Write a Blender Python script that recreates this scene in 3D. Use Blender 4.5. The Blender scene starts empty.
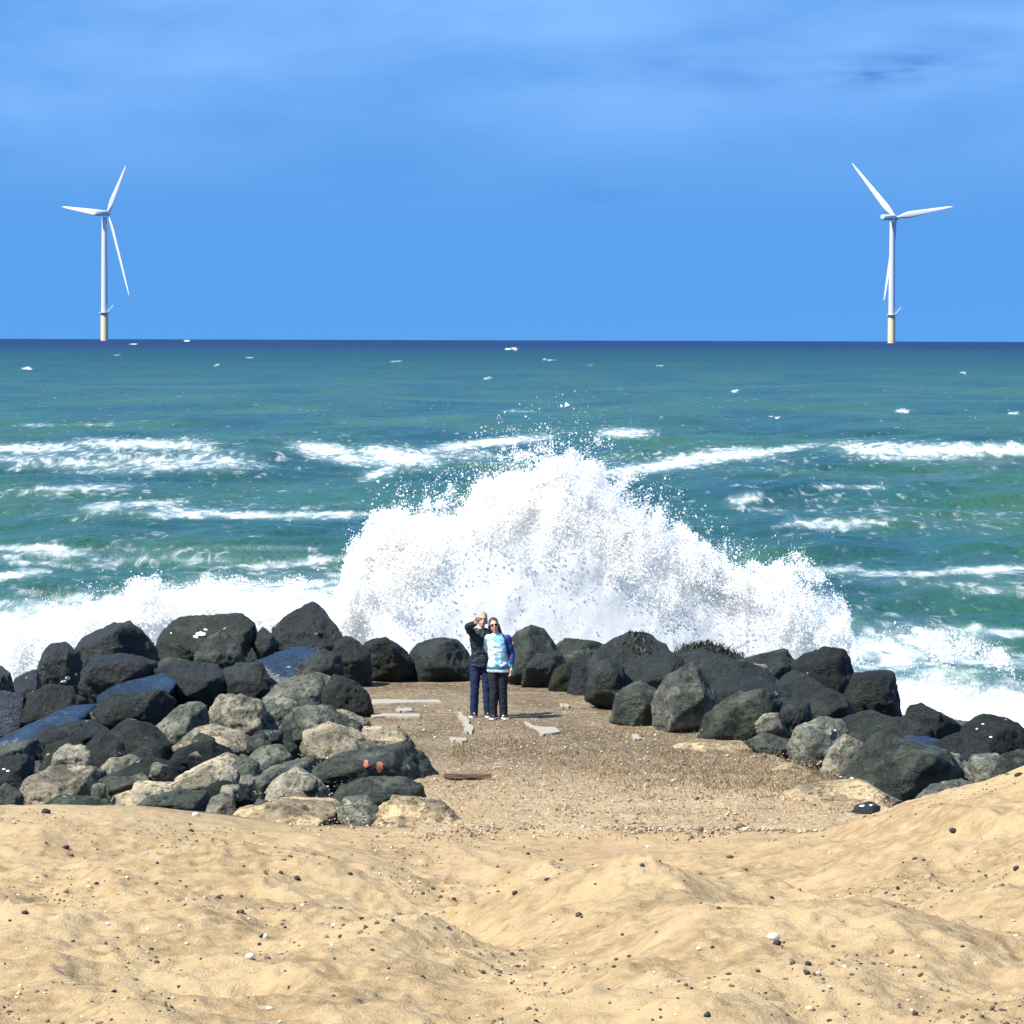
import bpy, bmesh, math, random
import numpy as np
from mathutils import Vector, Matrix
random.seed(7); rng = np.random.default_rng(11)
R = math.radians
scene = bpy.context.scene
COL = scene.collection

# ------------------------------------------------------------------ camera model
F = 4000.0; HC = 6.4; SEA = -1.6; RE = 6.371e6
CAM = Vector((0, 0, HC))
pitch = math.atan((512-334)/F)
ROT = (Matrix.Rotation(math.pi/2 - pitch, 3, 'X') @ Matrix.Rotation(R(0.17), 3, 'Z'))
cam_d = bpy.data.cameras.new('camera'); cam = bpy.data.objects.new('camera', cam_d); COL.objects.link(cam)
cam.location = CAM; cam.rotation_euler = ROT.to_euler()
cam_d.sensor_width = 36; cam_d.lens = 36*F/1024; cam_d.clip_start = 0.5; cam_d.clip_end = 60000
scene.camera = cam
def P(px, py, D):
    v = ROT @ Vector(((px-512)/F, -(py-512)/F, -1)); return CAM + v*(D/v.y)
RN = np.array(ROT)
def project(p):                       # world points -> photo coordinates, only used to look up where foam lies on the sea
    q = (p - np.array(CAM)) @ RN
    return 512 + F*q[:, 0]/-q[:, 2], 512 - F*q[:, 1]/-q[:, 2]

# ------------------------------------------------------------------ helpers
def tag(o, label=None, cat=None, group=None, kind=None):
    if label: o['label'] = label
    if cat: o['category'] = cat
    if group: o['group'] = group
    if kind: o['kind'] = kind
    return o
def link(name, me, mat=None, parent=None):
    o = bpy.data.objects.new(name, me); COL.objects.link(o)
    if mat and me and not me.materials: me.materials.append(mat)
    if parent: o.parent = parent
    return o
def empty(name, loc):
    o = bpy.data.objects.new(name, None); COL.objects.link(o); o.location = loc; o.empty_display_size = .2; return o
def np_mesh(name, v, f, smooth=True):
    v = np.asarray(v, np.float32); f = np.asarray(f, np.int32); n = f.shape[1]
    me = bpy.data.meshes.new(name)
    me.vertices.add(len(v)); me.vertices.foreach_set('co', v.ravel())
    me.loops.add(f.size); me.loops.foreach_set('vertex_index', f.ravel())
    me.polygons.add(len(f)); me.polygons.foreach_set('loop_start', np.arange(0, f.size, n, dtype=np.int32))
    me.polygons.foreach_set('loop_total', np.full(len(f), n, np.int32))
    me.polygons.foreach_set('use_smooth', np.full(len(f), smooth, bool))
    me.update(calc_edges=True); me.validate(); return me
def grid_faces(nr, nc):
    a = (np.arange(nr-1)[:, None]*nc + np.arange(nc-1)[None, :]).ravel()
    return np.stack([a, a+1, a+nc+1, a+nc], 1)
def bm_mesh(name, bm, smooth=True):
    me = bpy.data.meshes.new(name); bm.normal_update(); bm.to_mesh(me); bm.free()
    for p in me.polygons: p.use_smooth = smooth
    return me
def attr(me, name, vals):
    a = me.attributes.new(name, 'FLOAT', 'POINT'); a.data.foreach_set('value', np.asarray(vals, np.float32))

# numpy noise
def _h(ix, iy, iz, s):
    with np.errstate(over='ignore'):
        h = (ix.astype(np.int64).astype(np.uint32)*np.uint32(374761393) + iy.astype(np.int64).astype(np.uint32)*np.uint32(668265263)
             + iz.astype(np.int64).astype(np.uint32)*np.uint32(2147483647) + np.uint32(s*974711 % 4294967291))
        h = (h ^ (h >> np.uint32(13)))*np.uint32(1274126177); h = h ^ (h >> np.uint32(16))
        h = h*np.uint32(2246822519); h = h ^ (h >> np.uint32(15))
    return h.astype(np.float64)/4294967295.0
def vnoise(p, s=0):
    i = np.floor(p); f = p - i; u = f*f*f*(f*(f*6-15)+10); r = 0
    for dx in (0, 1):
        for dy in (0, 1):
            for dz in (0, 1):
                w = (u[:, 0] if dx else 1-u[:, 0])*(u[:, 1] if dy else 1-u[:, 1])*(u[:, 2] if dz else 1-u[:, 2])
                r = r + w*_h(i[:, 0]+dx, i[:, 1]+dy, i[:, 2]+dz, s)
    return r*2-1
_rt = np.array(Matrix.Rotation(.7, 3, 'X') @ Matrix.Rotation(1.1, 3, 'Z'))
def fbm(p, octv=4, s=0, gain=.5, ridged=False):
    p = np.asarray(p, np.float64); a = 1; t = 0; r = np.zeros(len(p))
    for k in range(octv):
        n = vnoise(p, s+k*17)
        if ridged: n = 1-2*np.abs(n)
        r += a*n; t += a; a *= gain; p = (p @ _rt)*2.03 + 3.7
    return r/t
def v3(x, y, z=0): return np.stack([x, y, np.zeros_like(x)+z], 1)
def sstep(a, b, x):
    t = np.clip((x-a)/(b-a), 0, 1); return t*t*(3-2*t)

# ------------------------------------------------------------------ material helpers
class NT:
    def __init__(s, name):
        s.m = bpy.data.materials.new(name); s.m.use_nodes = True; s.t = s.m.node_tree; s.t.nodes.clear()
        s.out = s.n('ShaderNodeOutputMaterial')
    def n(s, t, **kw):
        n = s.t.nodes.new(t)
        for k, v in kw.items(): setattr(n, k, v)
        return n
    def set(s, sock, v):
        if isinstance(v, bpy.types.NodeSocket): s.t.links.new(v, sock)
        elif isinstance(v, (tuple, list)) and len(v) == 3 and sock.type == 'RGBA': sock.default_value = (*v, 1)
        else: sock.default_value = v
    def noise(s, vec, scale, detail=4, rough=.55, dist=0):
        n = s.n('ShaderNodeTexNoise'); s.set(n.inputs['Vector'], vec); n.inputs['Scale'].default_value = scale
        n.inputs['Detail'].default_value = detail; n.inputs['Roughness'].default_value = rough; n.inputs['Distortion'].default_value = dist
        return n.outputs['Fac']
    def voro(s, vec, scale, feature='F1', out='Distance'):
        n = s.n('ShaderNodeTexVoronoi', feature=feature); s.set(n.inputs['Vector'], vec); n.inputs['Scale'].default_value = scale
        return n.outputs[out]
    def ramp(s, fac, a, b, lo=0., hi=1., smooth=True):
        n = s.n('ShaderNodeMapRange', interpolation_type='SMOOTHSTEP' if smooth else 'LINEAR'); s.set(n.inputs['Value'], fac)
        for k, v in (('From Min', a), ('From Max', b), ('To Min', lo), ('To Max', hi)): s.set(n.inputs[k], v)
        return n.outputs['Result']
    def math(s, op, a, b=0., c=0.):
        n = s.n('ShaderNodeMath', operation=op); s.set(n.inputs[0], a); s.set(n.inputs[1], b); s.set(n.inputs[2], c); return n.outputs[0]
    def mix(s, fac, a, b, blend='MIX'):
        n = s.n('ShaderNodeMix', data_type='RGBA', blend_type=blend); s.set(n.inputs[0], fac); s.set(n.inputs[6], a); s.set(n.inputs[7], b)
        return n.outputs[2]
    def coords(s, kind='Object'): return s.n('ShaderNodeTexCoord').outputs[kind]
    def pos(s): return s.n('ShaderNodeNewGeometry').outputs['Position']
    def scale(s, vec, v):
        n = s.n('ShaderNodeVectorMath', operation='MULTIPLY'); s.set(n.inputs[0], vec); n.inputs[1].default_value = v; return n.outputs[0]
    def bump(s, h, strength=1, dist=.02, normal=None):
        n = s.n('ShaderNodeBump'); s.set(n.inputs['Height'], h); s.set(n.inputs['Strength'], strength); n.inputs['Distance'].default_value = dist
        if normal: s.set(n.inputs['Normal'], normal)
        return n.outputs['Normal']
    def attr(s, name): return s.n('ShaderNodeAttribute', attribute_name=name).outputs['Fac']
    def pbsdf(s, base, rough=.8, normal=None, spec=.5, **kw):
        b = s.n('ShaderNodeBsdfPrincipled'); s.set(b.inputs['Base Color'], base); s.set(b.inputs['Roughness'], rough)
        s.set(b.inputs['Specular IOR Level'], spec)
        if normal: s.set(b.inputs['Normal'], normal)
        for k, v in kw.items(): s.set(b.inputs[k.replace('_', ' ')], v)
        return b.outputs[0]
    def done(s, sh): s.t.links.new(sh, s.out.inputs['Surface']); return s.m
def simple(name, col, rough=.7, nscale=20, var=.15, spec=.4, bump=.0):
    t = NT(name); c = t.coords(); n = t.noise(c, nscale, 5)
    d = tuple(x*(1-var) for x in col); l = tuple(min(1, x*(1+var)) for x in col)
    return t.done(t.pbsdf(t.mix(n, d, l), rough, t.bump(n, 1, bump) if bump else None, spec))

# ------------------------------------------------------------------ sun, sky, exposure
EL = 52; AZ = 34; s_dir = Vector((-math.cos(R(EL))*math.cos(R(AZ)), -math.cos(R(EL))*math.sin(R(AZ)), math.sin(R(EL))))
sl = bpy.data.lights.new('sun', 'SUN'); sl.energy = 4.4; sl.angle = R(.5); sl.color = (1, .95, .86)
so = bpy.data.objects.new('sun', sl); COL.objects.link(so); so.rotation_euler = s_dir.to_track_quat('Z', 'Y').to_euler(); so.location = (-20, -10, 40)
w = bpy.data.worlds.new('World'); scene.world = w; w.use_nodes = True; nt = w.node_tree; nt.nodes.clear()
N = nt.nodes.new; L = nt.links.new
def wmath(op, a, b=0.):
    n = N('ShaderNodeMath'); n.operation = op
    for i, v in enumerate((a, b)):
        if isinstance(v, bpy.types.NodeSocket): L(v, n.inputs[i])
        else: n.inputs[i].default_value = v
    return n.outputs[0]
tc = N('ShaderNodeTexCoord'); sx = N('ShaderNodeSeparateXYZ'); L(tc.outputs['Generated'], sx.inputs[0])
cx = N('ShaderNodeCombineXYZ'); L(sx.outputs[0], cx.inputs[0]); L(sx.outputs[1], cx.inputs[1])
zup = wmath('ADD', wmath('MULTIPLY', wmath('MAXIMUM', sx.outputs[2], 0.), 1.0), SKYLIFT := .36)
L(zup, cx.inputs[2])
nm = N('ShaderNodeVectorMath'); nm.operation = 'NORMALIZE'; L(cx.outputs[0], nm.inputs[0])
sky = N('ShaderNodeTexSky'); sky.sky_type = 'NISHITA'; sky.sun_disc = False; sky.sun_elevation = R(EL); sky.sun_rotation = R(270-AZ)
sky.altitude = 0; sky.air_density = 1; sky.dust_density = .4; sky.ozone_density = 3
L(nm.outputs[0], sky.inputs[0])
hsv = N('ShaderNodeHueSaturation'); hsv.inputs['Saturation'].default_value = 1.0; hsv.inputs['Value'].default_value = 1.0; tint = N('ShaderNodeMix'); tint.data_type = 'RGBA'; tint.blend_type = 'MULTIPLY'; tint.inputs[0].default_value = 1; tint.inputs[7].default_value = (.46, .92, 1.24, 1); L(sky.outputs[0], tint.inputs[6]); L(tint.outputs[2], hsv.inputs['Color'])
# thin veil of high cloud and a few small grey wisps
mp = N('ShaderNodeVectorMath'); mp.operation = 'MULTIPLY'; mp.inputs[1].default_value = (1, 1, 3.2); L(tc.outputs['Generated'], mp.inputs[0])
cn = N('ShaderNodeTexNoise'); cn.inputs['Scale'].default_value = 13; cn.inputs['Detail'].default_value = 5; cn.inputs['Roughness'].default_value = .5; L(mp.outputs[0], cn.inputs['Vector'])
mr = N('ShaderNodeMapRange'); mr.interpolation_type = 'SMOOTHSTEP'; L(sx.outputs[2], mr.inputs[0])
for i, v in enumerate((.02, .075, .0, 1.)): mr.inputs[i+1].default_value = v
mr2 = N('ShaderNodeMapRange'); L(cn.outputs['Fac'], mr2.inputs[0])
for i, v in enumerate((.32, .66, .25, 1.)): mr2.inputs[i+1].default_value = v
veil = wmath('MULTIPLY', wmath('MULTIPLY', mr.outputs[0], mr2.outputs[0]), .9)
mx = N('ShaderNodeMix'); mx.data_type = 'RGBA'; L(veil, mx.inputs[0]); L(hsv.outputs[0], mx.inputs[6]); mx.inputs[7].default_value = (1.5, 3.1, 6.2, 1)
mp2 = N('ShaderNodeVectorMath'); mp2.operation = 'MULTIPLY'; mp2.inputs[1].default_value = (1, 1, 5); L(tc.outputs['Generated'], mp2.inputs[0])
cn2 = N('ShaderNodeTexNoise'); cn2.inputs['Scale'].default_value = 26; cn2.inputs['Detail'].default_value = 6; cn2.inputs['Roughness'].default_value = .5; L(mp2.outputs[0], cn2.inputs['Vector'])
nrm = N('ShaderNodeVectorMath'); nrm.operation = 'NORMALIZE'; L(tc.outputs['Generated'], nrm.inputs[0])
wisp_sum = None
for (px, py, wx, wy, st) in ((885, 70, 58, 12, 1.7), (720, 60, 70, 22, .6), (600, 196, 50, 8, .22), (400, 190, 50, 8, .2), (985, 42, 70, 18, .45)):
    d = (ROT @ Vector(((px-512)/F, -(py-512)/F, -1))).normalized()
    sb = N('ShaderNodeVectorMath'); sb.operation = 'SUBTRACT'; L(nrm.outputs[0], sb.inputs[0]); sb.inputs[1].default_value = d
    ml = N('ShaderNodeVectorMath'); ml.operation = 'MULTIPLY'; L(sb.outputs[0], ml.inputs[0]); ml.inputs[1].default_value = (F/wx, F/wx, F/wy)
    ln = N('ShaderNodeVectorMath'); ln.operation = 'LENGTH'; L(ml.outputs[0], ln.inputs[0])
    g = wmath('MULTIPLY', wmath('EXPONENT', wmath('MULTIPLY', wmath('POWER', ln.outputs['Value'], 2.), -.7)), st)
    wisp_sum = g if wisp_sum is None else wmath('ADD', wisp_sum, g)
mr3 = N('ShaderNodeMapRange'); mr3.interpolation_type = 'SMOOTHSTEP'; L(cn2.outputs['Fac'], mr3.inputs[0])
for i, v in enumerate((.36, .66, 0., 1.)): mr3.inputs[i+1].default_value = v
wf = wmath('MINIMUM', wmath('MULTIPLY', wmath('MULTIPLY', wisp_sum, mr3.outputs[0]), .8), .8)
mx2 = N('ShaderNodeMix'); mx2.data_type = 'RGBA'; L(wf, mx2.inputs[0]); L(mx.outputs[2], mx2.inputs[6]); mx2.inputs[7].default_value = (.35, 1.2, 3.6, 1)
bg = N('ShaderNodeBackground'); bg.inputs['Strength'].default_value = .091; L(mx2.outputs[2], bg.inputs['Color'])
wo = N('ShaderNodeOutputWorld'); L(bg.outputs[0], wo.inputs['Surface'])
vs = scene.view_settings; vs.view_transform = 'Standard'; vs.look = 'None'; vs.gamma = 1; vs.exposure = .95
scene.cycles.max_bounces = 14; scene.cycles.diffuse_bounces = 12; scene.cycles.glossy_bounces = 3
scene.cycles.use_denoising = True
# ------------------------------------------------------------------ the ground: one sheet from behind the camera to under the sea
def heapz(x, D): return np.interp(D, [50, 54, 60, 67, 73, 77], [-.35, -.3, -.3, -.3, -.35, -.6])
def deck_mask(x, D): return sstep(-4.3, -3.6, x)*sstep(5.8, 5.0, x)
def beach_h(x, D):
    base = np.interp(D, [-60, -20, 0, 10, 20, 25, 30, 35, 38, 42, 45, 47, 49, 51, 53], [6.2, 5.6, 4.35, 3.5, 2.58, 2.12, 1.64, 1.15, .86, .5, .26, .12, .04, -.01, -.1])
    g = lambda x0, D0, sx_, sD: np.exp(-((x-x0)/sx_)**2-((D-D0)/sD)**2)
    z = base + .4*np.exp(-((D-49.5)/4.2)**2)*sstep(-2.2, -5.2, x)
    rm = sstep(1.8, 9., x); z = z + 1.6*rm*np.exp(-((np.minimum(D, 47.5)-47.5)/9)**2)*sstep(51.5, 47.2, D)
    z = z - .22*np.exp(-((x+.75+.03*(D-48)+.25*np.sin(D*.35))/.75)**2)*sstep(50, 46, D) + .34*g(1.25, 38.5, 1.0, 4.) + .25*g(-2.8, 43.5, 1.3, 2.) - .2*g(-.4, 39, .8, 4.) + .3*g(2.6, 31, 1.2, 2.6) + .22*g(-.9, 33, .8, 2.2) - .16*g(3.1, 38, 1.0, 4) + .14*g(-3.4, 33, 1.5, 3.5) - .1*g(-1.6, 29, 1, 2.5)
    q = v3(x, D*.8)
    am = sstep(53, 49, D)
    z = z + am*(.2*fbm(q/2.6, 3, 5) + .17*fbm(v3(x/1.7+D*.12, D/4.5), 3, 7, ridged=True) + .10*fbm(q/.8, 3, 9) + .044*fbm(q/.3, 3, 13, ridged=True) + .022*fbm(q/.1, 2, 19))*(.45+.55*sstep(50, 44, D))
    shore = np.interp(x, [-60, -12, -6, 4, 7, 9, 60], [70, 75, 76.5, 76.5, 71, 67.5, 60])
    back = np.minimum(heapz(x, D), heapz(x, D)*0 - .35 - .55*np.maximum(D-shore, -.2))
    back = np.maximum(back, -6) + .06*fbm(q/.5, 3, 23)
    dm = deck_mask(x, D)*sstep(76.2, 75.2, D)
    back = back*(1-dm) + dm*np.minimum(back, -.25)
    return np.where(D < 53, z, back)
xs = np.concatenate([np.linspace(-90, -13, 40), np.linspace(-12.5, -8.8, 30), np.linspace(-8.7, 8.7, 560), np.linspace(8.8, 12.5, 30), np.linspace(13, 90, 40)])
Ds = np.concatenate([np.linspace(-60, 18, 60), np.linspace(18.2, 23.5, 60), np.linspace(23.55, 53, 640), np.linspace(53.15, 80, 190), np.linspace(80.5, 130, 40)])
X, Y = np.meshgrid(xs, Ds); Xf, Yf = X.ravel(), Y.ravel(); Zb = beach_h(Xf, Yf)
me = np_mesh('beach', np.stack([Xf, Yf, Zb], 1), grid_faces(len(Ds), len(xs)))
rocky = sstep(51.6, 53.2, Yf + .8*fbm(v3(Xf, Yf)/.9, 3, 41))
damp = np.exp(-((Yf-48.6)/2.6)**2)*np.exp(-((Xf-1.1)/2.0)**2)*sstep(-.3, .25, fbm(v3(Xf*.5, Yf*.5), 3, 51)+.25)
attr(me, 'rocky', rocky); attr(me, 'damp', damp)
t = NT('sand'); p = t.pos()
n1 = t.noise(p, .55, 5, .6); n2 = t.noise(p, 5, 6, .65); n3 = t.noise(p, 45, 4, .6); n4 = t.noise(p, 170, 2, .6)
c = t.mix(t.ramp(n1, .32, .68), (.275, .187, .090), (.455, .328, .172)); c = t.mix(t.ramp(n2, .35, .75), c, (.48, .35, .195))
c = t.mix(t.ramp(n2, .42, .30), c, (.30, .19, .09))
c = t.mix(t.math('MULTIPLY', t.ramp(n3, .60, .72), .55), c, (.30, .19, .10)); c = t.mix(t.math('MULTIPLY', t.ramp(n3, .38, .28), .5), c, (.78, .62, .42))
c = t.mix(t.math('MULTIPLY', t.attr('damp'), .55), c, (.42, .27, .15))
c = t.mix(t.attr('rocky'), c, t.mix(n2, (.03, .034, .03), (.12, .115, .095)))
h = t.math('ADD', t.math('MULTIPLY', n2, 1.), t.math('ADD', t.math('MULTIPLY', n3, .35), t.math('MULTIPLY', n4, .12)))
sand = t.done(t.pbsdf(c, .92, t.bump(h, 1, .05), .15))
tag(link('beach', me, sand), kind='structure')

# the jetty deck
xs = np.linspace(-4.4, 5.5, 190); Ds = np.linspace(49, 75.6, 420); X, Y = np.meshgrid(xs, Ds); X = np.interp(Y, [49, 55, 60, 66, 76], [-1.0, -1.5, -1.9, -2.7, -3.3]) + (X+4.4)/9.9*(np.interp(Y, [49, 55, 60, 66, 76], [5.6, 5.0, 4.1, 3.1, 2.2])-np.interp(Y, [49, 55, 60, 66, 76], [-1.0, -1.5, -1.9, -2.7, -3.3])); Xf, Yf = X.ravel(), Y.ravel()
front = 51.3 + .5*fbm(v3(Xf/1.3, Xf*0), 3, 61) - .25*np.abs(Xf-1)*.3
Z = .02*fbm(v3(Xf, Yf)/.7, 3, 63) + .03*fbm(v3(Xf, Yf)/.16, 3, 67)*sstep(66, 58, Yf) + .02*sstep(.25, .6, fbm(v3(Xf*.35, Yf*.9), 2, 69))
Z = Z - .5*sstep(front, front-1.2, Yf)
me = np_mesh('jetty_deck', np.stack([Xf, Yf, Z], 1), grid_faces(len(Ds), len(xs)))
t = NT('weathered_deck'); p = t.pos(); sp = t.n('ShaderNodeSeparateXYZ'); t.set(sp.inputs[0], p); y = sp.outputs[1]
n1 = t.noise(t.scale(p, (.5, .35, 1)), 1.2, 6, .65); n2 = t.noise(p, 9, 5, .7); n3 = t.noise(p, 32, 4, .65); vo = t.voro(p, 26, out='Color')
vsep = t.n('ShaderNodeSeparateColor'); t.set(vsep.inputs[0], vo); vr = vsep.outputs[0]
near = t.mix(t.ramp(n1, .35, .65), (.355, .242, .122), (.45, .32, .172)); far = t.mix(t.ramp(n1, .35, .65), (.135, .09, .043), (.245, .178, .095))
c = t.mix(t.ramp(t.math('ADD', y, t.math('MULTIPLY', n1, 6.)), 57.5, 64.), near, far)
c = t.mix(t.math('MULTIPLY', t.ramp(n3, .57, .72), .55), c, (.14, .10, .06)); c = t.mix(t.math('MULTIPLY', t.ramp(n3, .42, .3), .6), c, (.62, .54, .42))
c = t.mix(t.math('MULTIPLY', t.ramp(vr, .8, .95), .5), c, (.60, .52, .40)); c = t.mix(t.math('MULTIPLY', t.ramp(vr, .16, .05), .6), c, (.08, .07, .055))
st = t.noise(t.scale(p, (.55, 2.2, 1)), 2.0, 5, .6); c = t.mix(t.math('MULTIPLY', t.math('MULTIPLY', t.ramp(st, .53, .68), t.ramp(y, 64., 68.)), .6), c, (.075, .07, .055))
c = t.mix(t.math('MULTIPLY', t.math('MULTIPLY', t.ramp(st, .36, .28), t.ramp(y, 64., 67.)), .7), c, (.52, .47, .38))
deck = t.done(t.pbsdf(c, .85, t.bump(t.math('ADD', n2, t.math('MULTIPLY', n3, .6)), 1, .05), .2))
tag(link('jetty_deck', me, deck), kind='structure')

# ------------------------------------------------------------------ the sea
rows = [60.0]
while rows[-1] < 14500: rows.append(rows[-1] + min(max(.16, rows[-1]**2/44000), 160))
Ds = np.array(rows)
ang = np.concatenate([np.linspace(-1.25, -.24, 40), np.linspace(-.23, -.145, 60), np.linspace(-.144, .144, 620), np.linspace(.145, .23, 60), np.linspace(.24, 1.25, 40)])
A, Dg = np.meshgrid(ang, Ds); Xf = (np.tan(A)*(Dg+20)).ravel(); Yf = Dg.ravel()
q = v3(Xf, Yf)
Z = np.zeros_like(Xf); crest = np.zeros_like(Xf)
ridges = [(246, 1.6, 11, 34), (188, 1.15, 8, 22), (162, .6, 6, 16), (141, .95, 6, 16), (116, .75, 5, 12), (99, .35, 4, 9), (215, .5, 9, 20), (300, .7, 14, 26), (345, 1.0, 16, 36), (440, 1.1, 22, 46), (560, 1.1, 28, 60), (740, 1.2, 36, 80), (980, 1.2, 50, 100), (1300, 1.2, 70, 130)]
for k, (D0, Hh, wf_, wb) in enumerate(ridges):
    sc = D0/246
    Dc = D0 + D0*.035*fbm(v3(Xf/(16*sc), Xf*0+k*9.1), 3, 70+k)
    amp = np.clip(.55 + .9*fbm(v3(Xf/(11*sc), Xf*0+k*5.3), 3, 90+k), .08, 1.15)*Hh
    d = Yf-Dc; prof = np.where(d < 0, np.exp(-(d/wf_)**2), np.exp(-(d/wb)**2)); Z += amp*prof
    if k < 5: crest = np.maximum(crest, np.where(d < 0, np.exp(-(d/(wf_*.6))**2), np.exp(-(d/(wb*.3))**2))*sstep(.45, .85, amp/Hh))
fade = np.clip(300/Yf, .25, 1)
Z += (.42*fbm(v3(Xf/9, Yf/6), 3, 101) + .17*fbm(v3(Xf/2.6, Yf/1.8), 3, 105))*fade + .25*fbm(v3(Xf/40, Yf/22), 3, 107)*sstep(90, 250, Yf)
bore = np.exp(-((Yf-(91.5-.35*(Xf-8)))/np.where(Yf > 91.5-.35*(Xf-8), .9, 9))**2)*sstep(5, 8, Xf)*(Yf < 100); Z += .35*bore + .10*bore*fbm(v3(Xf/.8, Yf/1.2), 3, 111)
Zs = SEA + Z - (Xf**2+Yf**2)/(2*RE)
pts = np.stack([Xf, Yf, Zs], 1); U, V = project(pts)
blobs = [  # where white water lies: u, v, half-width, half-height, slope, strength
 (30, 448, 55, 4, 0, .9), (135, 444, 60, 4.5, .02, 1), (60, 463, 110, 8, .05, .62), (190, 462, 90, 9, 0, .66), (200, 447, 25, 7, .2, .7), (320, 448, 32, 5, .1, 1), (345, 458, 50, 6, .15, .8), (400, 457, 45, 8, .1, 1), (378, 474, 22, 4, -.3, .8),
 (480, 444, 70, 4, -.12, .9), (500, 441, 50, 2.5, -.05, .9), (625, 433, 30, 4, 0, 1.05), (640, 469, 75, 5, -.12, .95), (715, 457, 60, 5, -.08, 1), (780, 450, 40, 3, -.15, .8), (730, 449, 40, 3, 0, .6), (865, 446, 45, 5, 0, .6), (935, 451, 100, 5, .0, .95), (960, 445, 80, 3, 0, .75), (1030, 450, 50, 5, 0, .9), (900, 458, 60, 4, 0, .55),
 (75, 488, 60, 3, -.05, .8), (105, 507, 30, 5, -.1, .7), (150, 503, 45, 3, -.05, .7), (240, 515, 130, 4, .02, .75), (300, 514, 90, 3, 0, .7), (180, 511, 30, 6, .1, .6),
 (745, 498, 22, 5, -.15, .75), (850, 487, 40, 2, 0, .7), (825, 524, 45, 5, .05, .8), (870, 522, 30, 3, .1, .6), (760, 510, 40, 3, .1, .4),
 (20, 548, 60, 3, 0, .8), (60, 553, 60, 5, .05, .55), (10, 575, 40, 4, -.1, .9), (40, 563, 40, 3, .1, .6), (170, 560, 120, 4, 0, .5), (300, 562, 60, 4, -.1, .6), (250, 548, 90, 3, 0, .45),
 (990, 570, 55, 4, -.03, .95), (900, 574, 60, 3, .02, .65), (830, 570, 40, 4, 0, .6), (1000, 590, 60, 6, 0, .5),
 (1000, 632, 50, 4, .05, .8), (930, 640, 90, 14, 0, .62), (880, 650, 60, 20, 0, .7), (990, 660, 70, 8, .05, .62), (960, 672, 90, 6, .03, .45),
 (960, 708, 140, 24, .06, 1.3), (1010, 740, 80, 24, 0, 1.2), (110, 605, 170, 10, -.06, .75), (60, 640, 160, 32, -.03, 1.2), (250, 610, 110, 24, 0, 1.0), (300, 640, 120, 40, 0, 1.2), (590, 660, 290, 50, 0, 1.2), (560, 600, 260, 40, 0, .8),
 (24, 368, 6, 1.6, 0, 1.2), (187, 340.6, 5, 1, 0, 1.3), (135, 344, 4, .7, 0, 1.0), (512, 349, 5, 1.5, 0, 1.3), (486, 378, 6, 1.3, 0, .9), (435, 407, 4, 1.4, 0, 1), (396, 361, 6, 1, 0, .8), (548, 360, 6, 1.2, 0, .9), (733, 391, 4, 1.5, 0, 1.1), (775, 417, 5, 1.5, 0, 1.1), (898, 411, 9, 1.8, .05, 1.2), (963, 373, 4, 1.2, 0, 1), (520, 411, 20, 1.5, 0, .55), (1015, 413, 6, 1.2, 0, .8), (590, 365, 5, 1, 0, .7), (250, 358, 5, 1, 0, .7), (115, 355, 4, 1, 0, .7), (217, 365, 4, 1, 0, .8), (660, 366, 4, 1, 0, .7), (35, 425, 25, 2, 0, .5), (95, 424, 30, 2, 0, .45)]
foam = .0*crest
for b_ in [b for b in blobs if b[2] <= 9]:
    blobs.remove(b_); r_ = random.Random(int(b_[0]*7))
    for k in range(4): blobs.append((b_[0]+r_.uniform(-1, 1)*b_[2], b_[1]+r_.uniform(-.6, .6)*b_[3], b_[2]*r_.uniform(.3, .7), b_[3]*r_.uniform(.35, .75), r_.uniform(-.08, .08), b_[5]*r_.uniform(.6, 1.1)))
for (u, v, wu, wv, sl_, st) in blobs:
    du = (U-u)/wu; dv = (V-v-sl_*(U-u))/(wv*(1.3 if 9 < wu < 200 else 1.))
    g = st*np.exp(-(du*du)**1.5-np.abs(dv)**2); foam = 1-(1-np.clip(foam, 0, 1.3)*.999)*(1-np.clip(g, 0, 1.3)) if False else np.maximum(foam, g) + .25*np.minimum(foam, g)
outside = (U < -30) | (U > 1054)
for (u, v, wu, wv, st) in ((140, 458, 190, 16, .5), (430, 458, 110, 14, .5), (700, 460, 130, 12, .45), (930, 454, 140, 9, .5), (210, 512, 190, 11, .45), (100, 556, 190, 16, .42), (280, 562, 160, 14, .4), (950, 580, 130, 14, .42), (830, 505, 110, 22, .33), (60, 490, 110, 8, .4), (930, 520, 120, 16, .3)):
    foam = np.maximum(foam, st*np.exp(-((U-u)/wu)**4-((V-v)/wv)**2)*(.75+.5*fbm(v3(Xf/3.5, Yf/9), 3, 131)))
foam = np.where(outside, crest*.75*(Yf < 300) + np.exp(-((Yf-80)/10)**2), foam)
me = np_mesh('sea', pts, grid_faces(len(Ds), len(ang))); attr(me, 'foam', foam)
t = NT('sea_water'); p = t.pos(); sp = t.n('ShaderNodeSeparateXYZ'); t.set(sp.inputs[0], p); y = sp.outputs[1]
nb = t.noise(t.scale(p, (.06, .02, 0)), 1, 3, .5); nm_ = t.noise(t.scale(p, (.45, .25, .3)), 1., 5, .6); ns = t.noise(t.scale(p, (1, .7, 1)), 2.2, 5, .65)
green = t.mix(t.ramp(nb, .35, .65), (.005, .052, .042), (.033, .100, .032)); green = t.mix(t.math('MULTIPLY', t.ramp(t.noise(t.scale(p, (.16, .05, 0)), 1, 5, .6), .45, .65), .6), green, (.014, .095, .052))
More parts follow.
